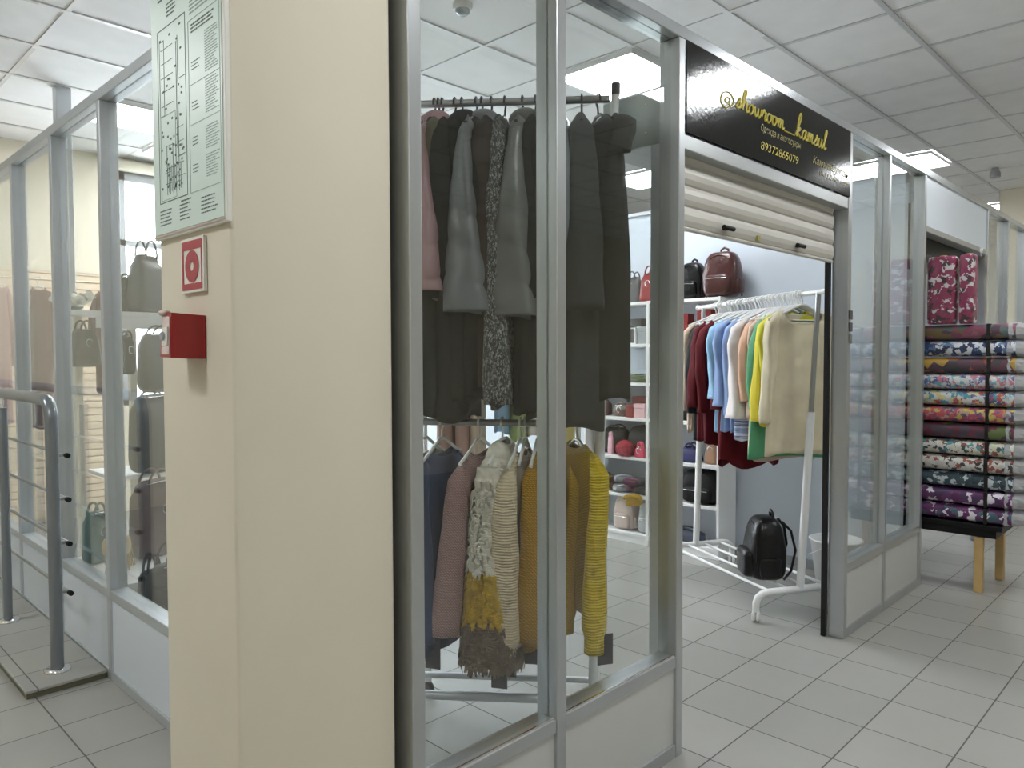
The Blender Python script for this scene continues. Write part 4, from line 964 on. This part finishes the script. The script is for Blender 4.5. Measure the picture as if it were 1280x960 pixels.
BOLTS = [
 ('purple bolt with white flowers at the bottom of the fabric stack', [(.09, .02, .09), (.14, .03, .13), (.75, .72, .78), (.10, .03, .12), (.07, .12, .16)], 26),
 ('violet bolt with white blossoms, second from the bottom', [(.11, .02, .10), (.07, .03, .10), (.70, .65, .72), (.13, .04, .14)], 22),
 ('dark teal bolt with white shapes, third from the bottom', [(.03, .06, .08), (.05, .08, .10), (.5, .55, .58), (.02, .04, .06)], 30),
 ('white bolt with small black and red flowers', [(.62, .62, .58), (.60, .58, .55), (.05, .05, .05), (.55, .52, .48), (.30, .08, .06)], 34),
 ('white bolt with teal and black blots', [(.66, .68, .62), (.05, .07, .09), (.08, .28, .32), (.60, .60, .42), (.68, .66, .62), (.28, .08, .05)], 36),
 ('dark wine red bolt with green dashes', [(.10, .02, .04), (.14, .03, .06), (.06, .04, .06), (.12, .16, .05)], 16),
 ('pink and red bolt with mixed flowers', [(.38, .06, .14), (.45, .30, .22), (.10, .08, .16), (.5, .1, .1), (.5, .42, .10)], 34),
 ('white bolt with teal and red leaves above the pink and red bolt', [(.60, .62, .62), (.08, .30, .38), (.55, .60, .62), (.45, .10, .10), (.62, .55, .25), (.12, .10, .25)], 34),
 ('white bolt with aqua pink and blue flowers', [(.62, .64, .64), (.16, .42, .48), (.60, .60, .58), (.55, .20, .25), (.12, .12, .30)], 38),
 ('dark bolt with orange and yellow squares', [(.09, .05, .07), (.06, .05, .06), (.45, .28, .05), (.12, .05, .07), (.40, .12, .05)], 14),
 ('white bolt with navy blue brush flowers, second from the top', [(.60, .62, .66), (.03, .05, .14), (.02, .03, .07), (.62, .62, .66), (.10, .18, .34)], 30),
 ('dusky pink and teal bolt on top of the fabric stack', [(.22, .06, .10), (.10, .14, .14), (.28, .10, .14), (.18, .12, .05), (.09, .05, .07)], 18)]
BX0, BX1, BY0, BY1, BH = 4.955, 5.36, .925, 1.93, .0965
for k, (lb, cols, sc_) in enumerate(BOLTS):
    zb = .407+k*BH
    t = thing('fabric_bolt', lb, 'fabric bolt', ((BX0+BX1)/2, (BY0+BY1)/2, zb), 0, 'fabric bolts stacked on the table')
    rn = random.Random(k+200); hx = (BX1-BX0)/2; sh_ = (rn.random()-.5)*.012
    rings = []
    for j in range(9):
        yy = -(BY1-BY0)/2+(BY1-BY0)*j/8; wob = 1+.012*sin(j*2.1+k)
        ring = []
        for q in range(26):
            a = 2*pi*q/26; c_, s_ = cos(a), sin(a)
            ring.append((sh_+hx*math.copysign(abs(c_)**.28, c_)*wob, yy, BH/2+(BH/2-.002)*math.copysign(abs(s_)**.62, s_)*(1+.0*wob)))
        rings.append(ring)
    MB().loft(rings).build('cloth_roll', print_mat('printed_fabric', cols, sc_*1.3, warp=.35 if k not in (5, 9) else .05), t)
    y_ = 1.055+(rn.random()-.5)*.006-(BY0+BY1)/2
    MB().box(sh_-hx-.003, sh_+hx+.003, y_-.010, y_+.010, .003, BH-.003).build('strap', M['gap'], t, bevel=.004)
    pw_ = MB(); rings = []
    for j in range(7):
        yy = -(BY1-BY0)/2+.03-j*.022; sc2 = 1.02-.05*j
        rings.append([(sh_+hx*sc2*math.copysign(abs(cos(a))**.4, cos(a))*(1+.05*rn.random()), yy+.012*rn.random(), BH/2+(BH/2)*sc2*math.copysign(abs(sin(a))**.7, sin(a))*(1+.15*rn.random())) for a in [2*pi*q/22 for q in range(22)]])
    pw_.loft(rings, False, True, smooth=False).build('plastic_wrap', wrapm, t)
    pf = MB(); yl_ = [(-(BY1-BY0)/2+.03), -(BY1-BY0)/2+.5]
    pf.add([(sh_-hx-.004, yl_[0], .004), (sh_-hx-.004, yl_[1], .004), (sh_-hx-.006, yl_[1], BH-.004), (sh_-hx-.006, yl_[0], BH-.004)], [(0, 3, 2, 1)])
pk_cols = [(.30, .03, .10), (.28, .025, .09), (.70, .66, .66), (.28, .02, .09), (.06, .02, .03), (.30, .03, .10), (.27, .02, .08)]
for k, (y0_, y1_) in enumerate(((1.222, 1.378), (1.128, 1.208))):
    zb = .407+12*BH
    t = thing('fabric_bolt', ('wider upright hot pink bolt with white and black animals on top of the stack', 'narrower upright hot pink bolt with white and black animals on top of the stack')[k], 'fabric bolt', (4.99, (y0_+y1_)/2, zb), 0, 'upright pink fabric bolts')
    hw = (y1_-y0_)/2; m_ = print_mat('pink_animal_print', pk_cols, 38, (1, 1, 1.0), warp=.5)
    MB().sell((0, 0, .2), (.06, hw, .2), .15, .5, 28, 12).build('cloth_roll', m_, t)
    MB().lathe([(.02, .395), (.02, .408)], seg=14).build('core', M['pine'], t)
t = thing('plastic_bag', 'clear plastic bag around the upright pink bolts', 'plastic bag', (4.99, 1.24, .407+12*BH))
rings = []; rn = random.Random(8)
for j in range(8):
    rings.append([((.075)*math.copysign(abs(cos(a))**.5, cos(a))+.008*rn.random(), .16*math.copysign(abs(sin(a))**.5, sin(a))-.01+.012*rn.random(), .003+.06*j) for a in [2*pi*q/24 for q in range(24)]])
MB().loft(rings, False, False, smooth=False).build('film', glass_mat('clear_bag_film', (.93, .93, .94), 1.3, .1), t)
boxthing('cardboard_box', 'dark carton on the floor under the fabric table', 'box', 5.5, 5.95, 1.75, 2.2, 0, .40, M['brownl'])
boxthing('cardboard_box', 'black crate on the floor behind the pine table leg', 'box', 5.55, 6.1, 2.4, 2.9, 0, .48, M['matblack'])
# a low shelf of rolls deeper in the fabric shop
t = thing('fabric_shelf', 'blurred shelves of cloth deep inside the fabric shop', 'shelf', (7.4, 4.2, 0))
for z in (.1, .6, 1.1, 1.6, 2.1): B(6.6, 9.2, 4.0, 4.5, z, z+.03).build('shelf_board', M['wood_w'], t, world=True)
for xx in (6.58, 7.9, 9.2): B(xx, xx+.03, 4.0, 4.5, 0, 2.3).build('side_panel', M['wood_w'], t, world=True)

# ================================================================ LEFT SHOP SIDE
sw = thing('slatwall_panel', 'peach ribbed display panel on the cream back wall', 'wall panel', (1.7, 7.18, 0))
s_ = MB(); z = .05
while z < 2.10:
    s_.box(1.14, 2.34, 7.165, 7.19, z, z+.052); z += .06
s_.box(1.14, 2.34, 7.185, 7.2, .02, 2.14); s_.build('slats', M['peach'], sw, world=True)
B(1.13, 2.35, 7.16, 7.2, 2.11, 2.15).build('top_trim', M['cream'], sw, world=True)
def dress(label, loc, rz, m, W, L, seed): garment('dress', label, 'dress', loc, rz, m, W=W, L=L, sl=L*.55, r0=.03, r1=.035, t1=.06, neck=.04, out=.015, hm=M['plast'], hgroup='hangers on the peach panel', hname='hanger of the '+label, seed=seed, famp=.05)
rl = thing('wall_rail', 'thin rail carrying maroon dresses before the peach panel', 'rail', (1.6, 6.0, 1.95))
MB().tube([(1.2, 6.45, 1.97), (2.3, 6.45, 1.97)], .006, 8).build('rod', M['peach'], rl, world=True)
for xx in (1.25, 2.25): MB().tube([(xx, 6.45, 1.97), (xx, 7.17, 1.97)], .005, 8).build('bracket', M['plast'], rl, world=True)
dress('maroon dress hanging alone between two posts behind the side glass', (1.54, 6.45, 1.97), R(80), M['maroon'], .085, 1.05, 301)
dress('dusty pink dress at the far left behind the side glass', (1.30, 6.45, 1.97), R(80), M['dpink'], .06, 1.0, 302)
dress('dark maroon dress beside the white flowers behind the side glass', (1.99, 6.45, 1.97), R(80), M['maroon'], .08, .80, 303)
ls = thing('display_shelf', 'cream open display shelf carrying bags before the window', 'shelf', (1.6, 4.85, 0))
B(1.28, 2.05, 4.75, 4.97, 1.625, 1.655).build('shelf_board', M['wood_w'], ls, bevel=.002, world=True)
B(1.42, 2.05, 4.752, 4.772, 1.555, 1.625).build('front_board', M['wood_w'], ls, world=True)
for xx, yy in ((1.36, 4.90), (1.66, 4.90), (2.0, 4.90)): B(xx-.02, xx+.02, yy-.02, yy+.02, 0, 1.625).build('upright', M['cream'], ls, bevel=.003, world=True)
B(1.40, 2.0, 4.45, 4.9, .70, .72).build('shelf_board', M['wood_w'], ls, world=True)
handbag('tall dark grey bucket backpack on the cream shelf against the window', (1.74, 4.86, 1.655), R(30), .27, .16, .36, M['greyleather'], taper=.62, hh=.11, name='backpack')
handbag('small black bag left of the tall bucket backpack on the cream shelf', (1.61, 4.90, 1.655), R(20), .13, .12, .22, M['matblack'], hh=.03)
handbag('black backpack hanging under the left of the cream shelf by the flowers', (1.36, 4.78, 1.33), R(25), .19, .10, .22, M['matblack'], taper=.7, hh=.06)
handbag('large dark grey tote hanging below the front board near the pillar', (1.76, 4.72, 1.17), R(30), .34, .10, .36, M['greyleather'], taper=.9, hh=.07)
handbag('large grey tote with a shiny rim on the lower cream shelf', (1.66, 4.52, .722), R(30), .36, .16, .45, M['greyleather'], taper=.9, hh=.05)
handbag('small black pouch hanging on the cream upright', (1.62, 4.87, 1.28), R(30), .10, .06, .24, M['matblack'], taper=.8, hh=.04)
# flowers
fl = thing('flower_bouquet', 'small bouquet of creamy white flowers on the left end of the cream shelf', 'flowers', (1.315, 4.80, 1.655))
MB().lathe([(.035, 0), (.05, .012), (.055, .022), (.05, .022), (.03, .006)], seg=18).build('bowl', M['teal'], fl)
rn = random.Random(12)
for k in range(9):
    a = 2*pi*k/9; rr = .085 if k else 0; c = Vector((rr*cos(a), rr*.8*sin(a), .035+.02*(k % 3)))
    m_ = MB(); m_.sell(c, (.030, .030, .024), 1, 1, 12, 8)
    for q in range(26):
        v = Vector((rn.gauss(0, 1), rn.gauss(0, 1), abs(rn.gauss(0, 1)))).normalized(); u_ = v.cross(Vector((0, .3, 1))).normalized()*.011; w_ = v.cross(u_).normalized()*.011
        p = c+v*.032; m_.add([p-u_, p-w_, p+u_+v*.006, p+w_+v*.006], [(0, 1, 2, 3)])
    fo = m_.build('flower', M['petal'], fl)
    MB().tube([(0, 0, .03), c], .002, 5).build('stem', M['leaf'], fo)
# low white plinth with totes
pt = thing('low_plinth', 'low white display plinth behind the side glass near the pillar', 'plinth', (1.45, 3.9, 0))
B(1.16, 1.80, 3.62, 4.30, .32, .35).build('top', M['wood_w'], pt, bevel=.003, world=True)
B(1.19, 1.77, 3.65, 4.27, 0, .32).build('base', M['wood_w'], pt, world=True)
handbag('maroon grey tote with a ring clasp standing on the white plinth', (1.47, 4.05, .35), R(30), .30, .13, .40, mat('maroon_grey_leather', (.10, .06, .06), .35), taper=.9, hh=.08)
handbag('teal bag at the left end of the white plinth', (1.21, 4.12, .35), R(25), .13, .10, .26, M['teal'], taper=.85, hh=.06)
t = thing('straw_fringe_bag', 'straw coloured tasselled bag beside the teal bag', 'bag', (1.20, 3.80, .35), R(25))
st_ = MB().sell((0, 0, .14), (.07, .045, .06), .8, .8, 18, 10).build('body', M['straw'], t)
ta = MB(); rn = random.Random(31)
for k in range(60):
    x_ = -.06+.12*rn.random(); y_ = -.04+.06*rn.random(); ta.tube([(x_, y_, .12), (x_*1.1, y_-.01, .06), (x_*1.15+.01*rn.random(), y_-.005, .012+.03*rn.random())], .003, 4)
ta.build('tassels', M['straw'], t)
B(1.16, 1.42, 3.02, 3.48, 0, .26).build('x', M['wood_w'])
bpy.data.objects['x'].name = 'low_plinth_step'
tag(bpy.data.objects['low_plinth_step'], 'small low grey step on the floor behind the side glass', 'step')
handbag('black handbag with chrome hardware nearest the pillar behind the side glass', (1.27, 3.30, .262), R(20), .26, .13, .24, M['patent'], taper=.85, hh=.10)
handbag('small black bag with ring handle behind the chrome trimmed handbag', (1.26, 3.60-.12+.05, .262), R(10), .12, .08, .16, M['matblack'], taper=.85, hh=.08)
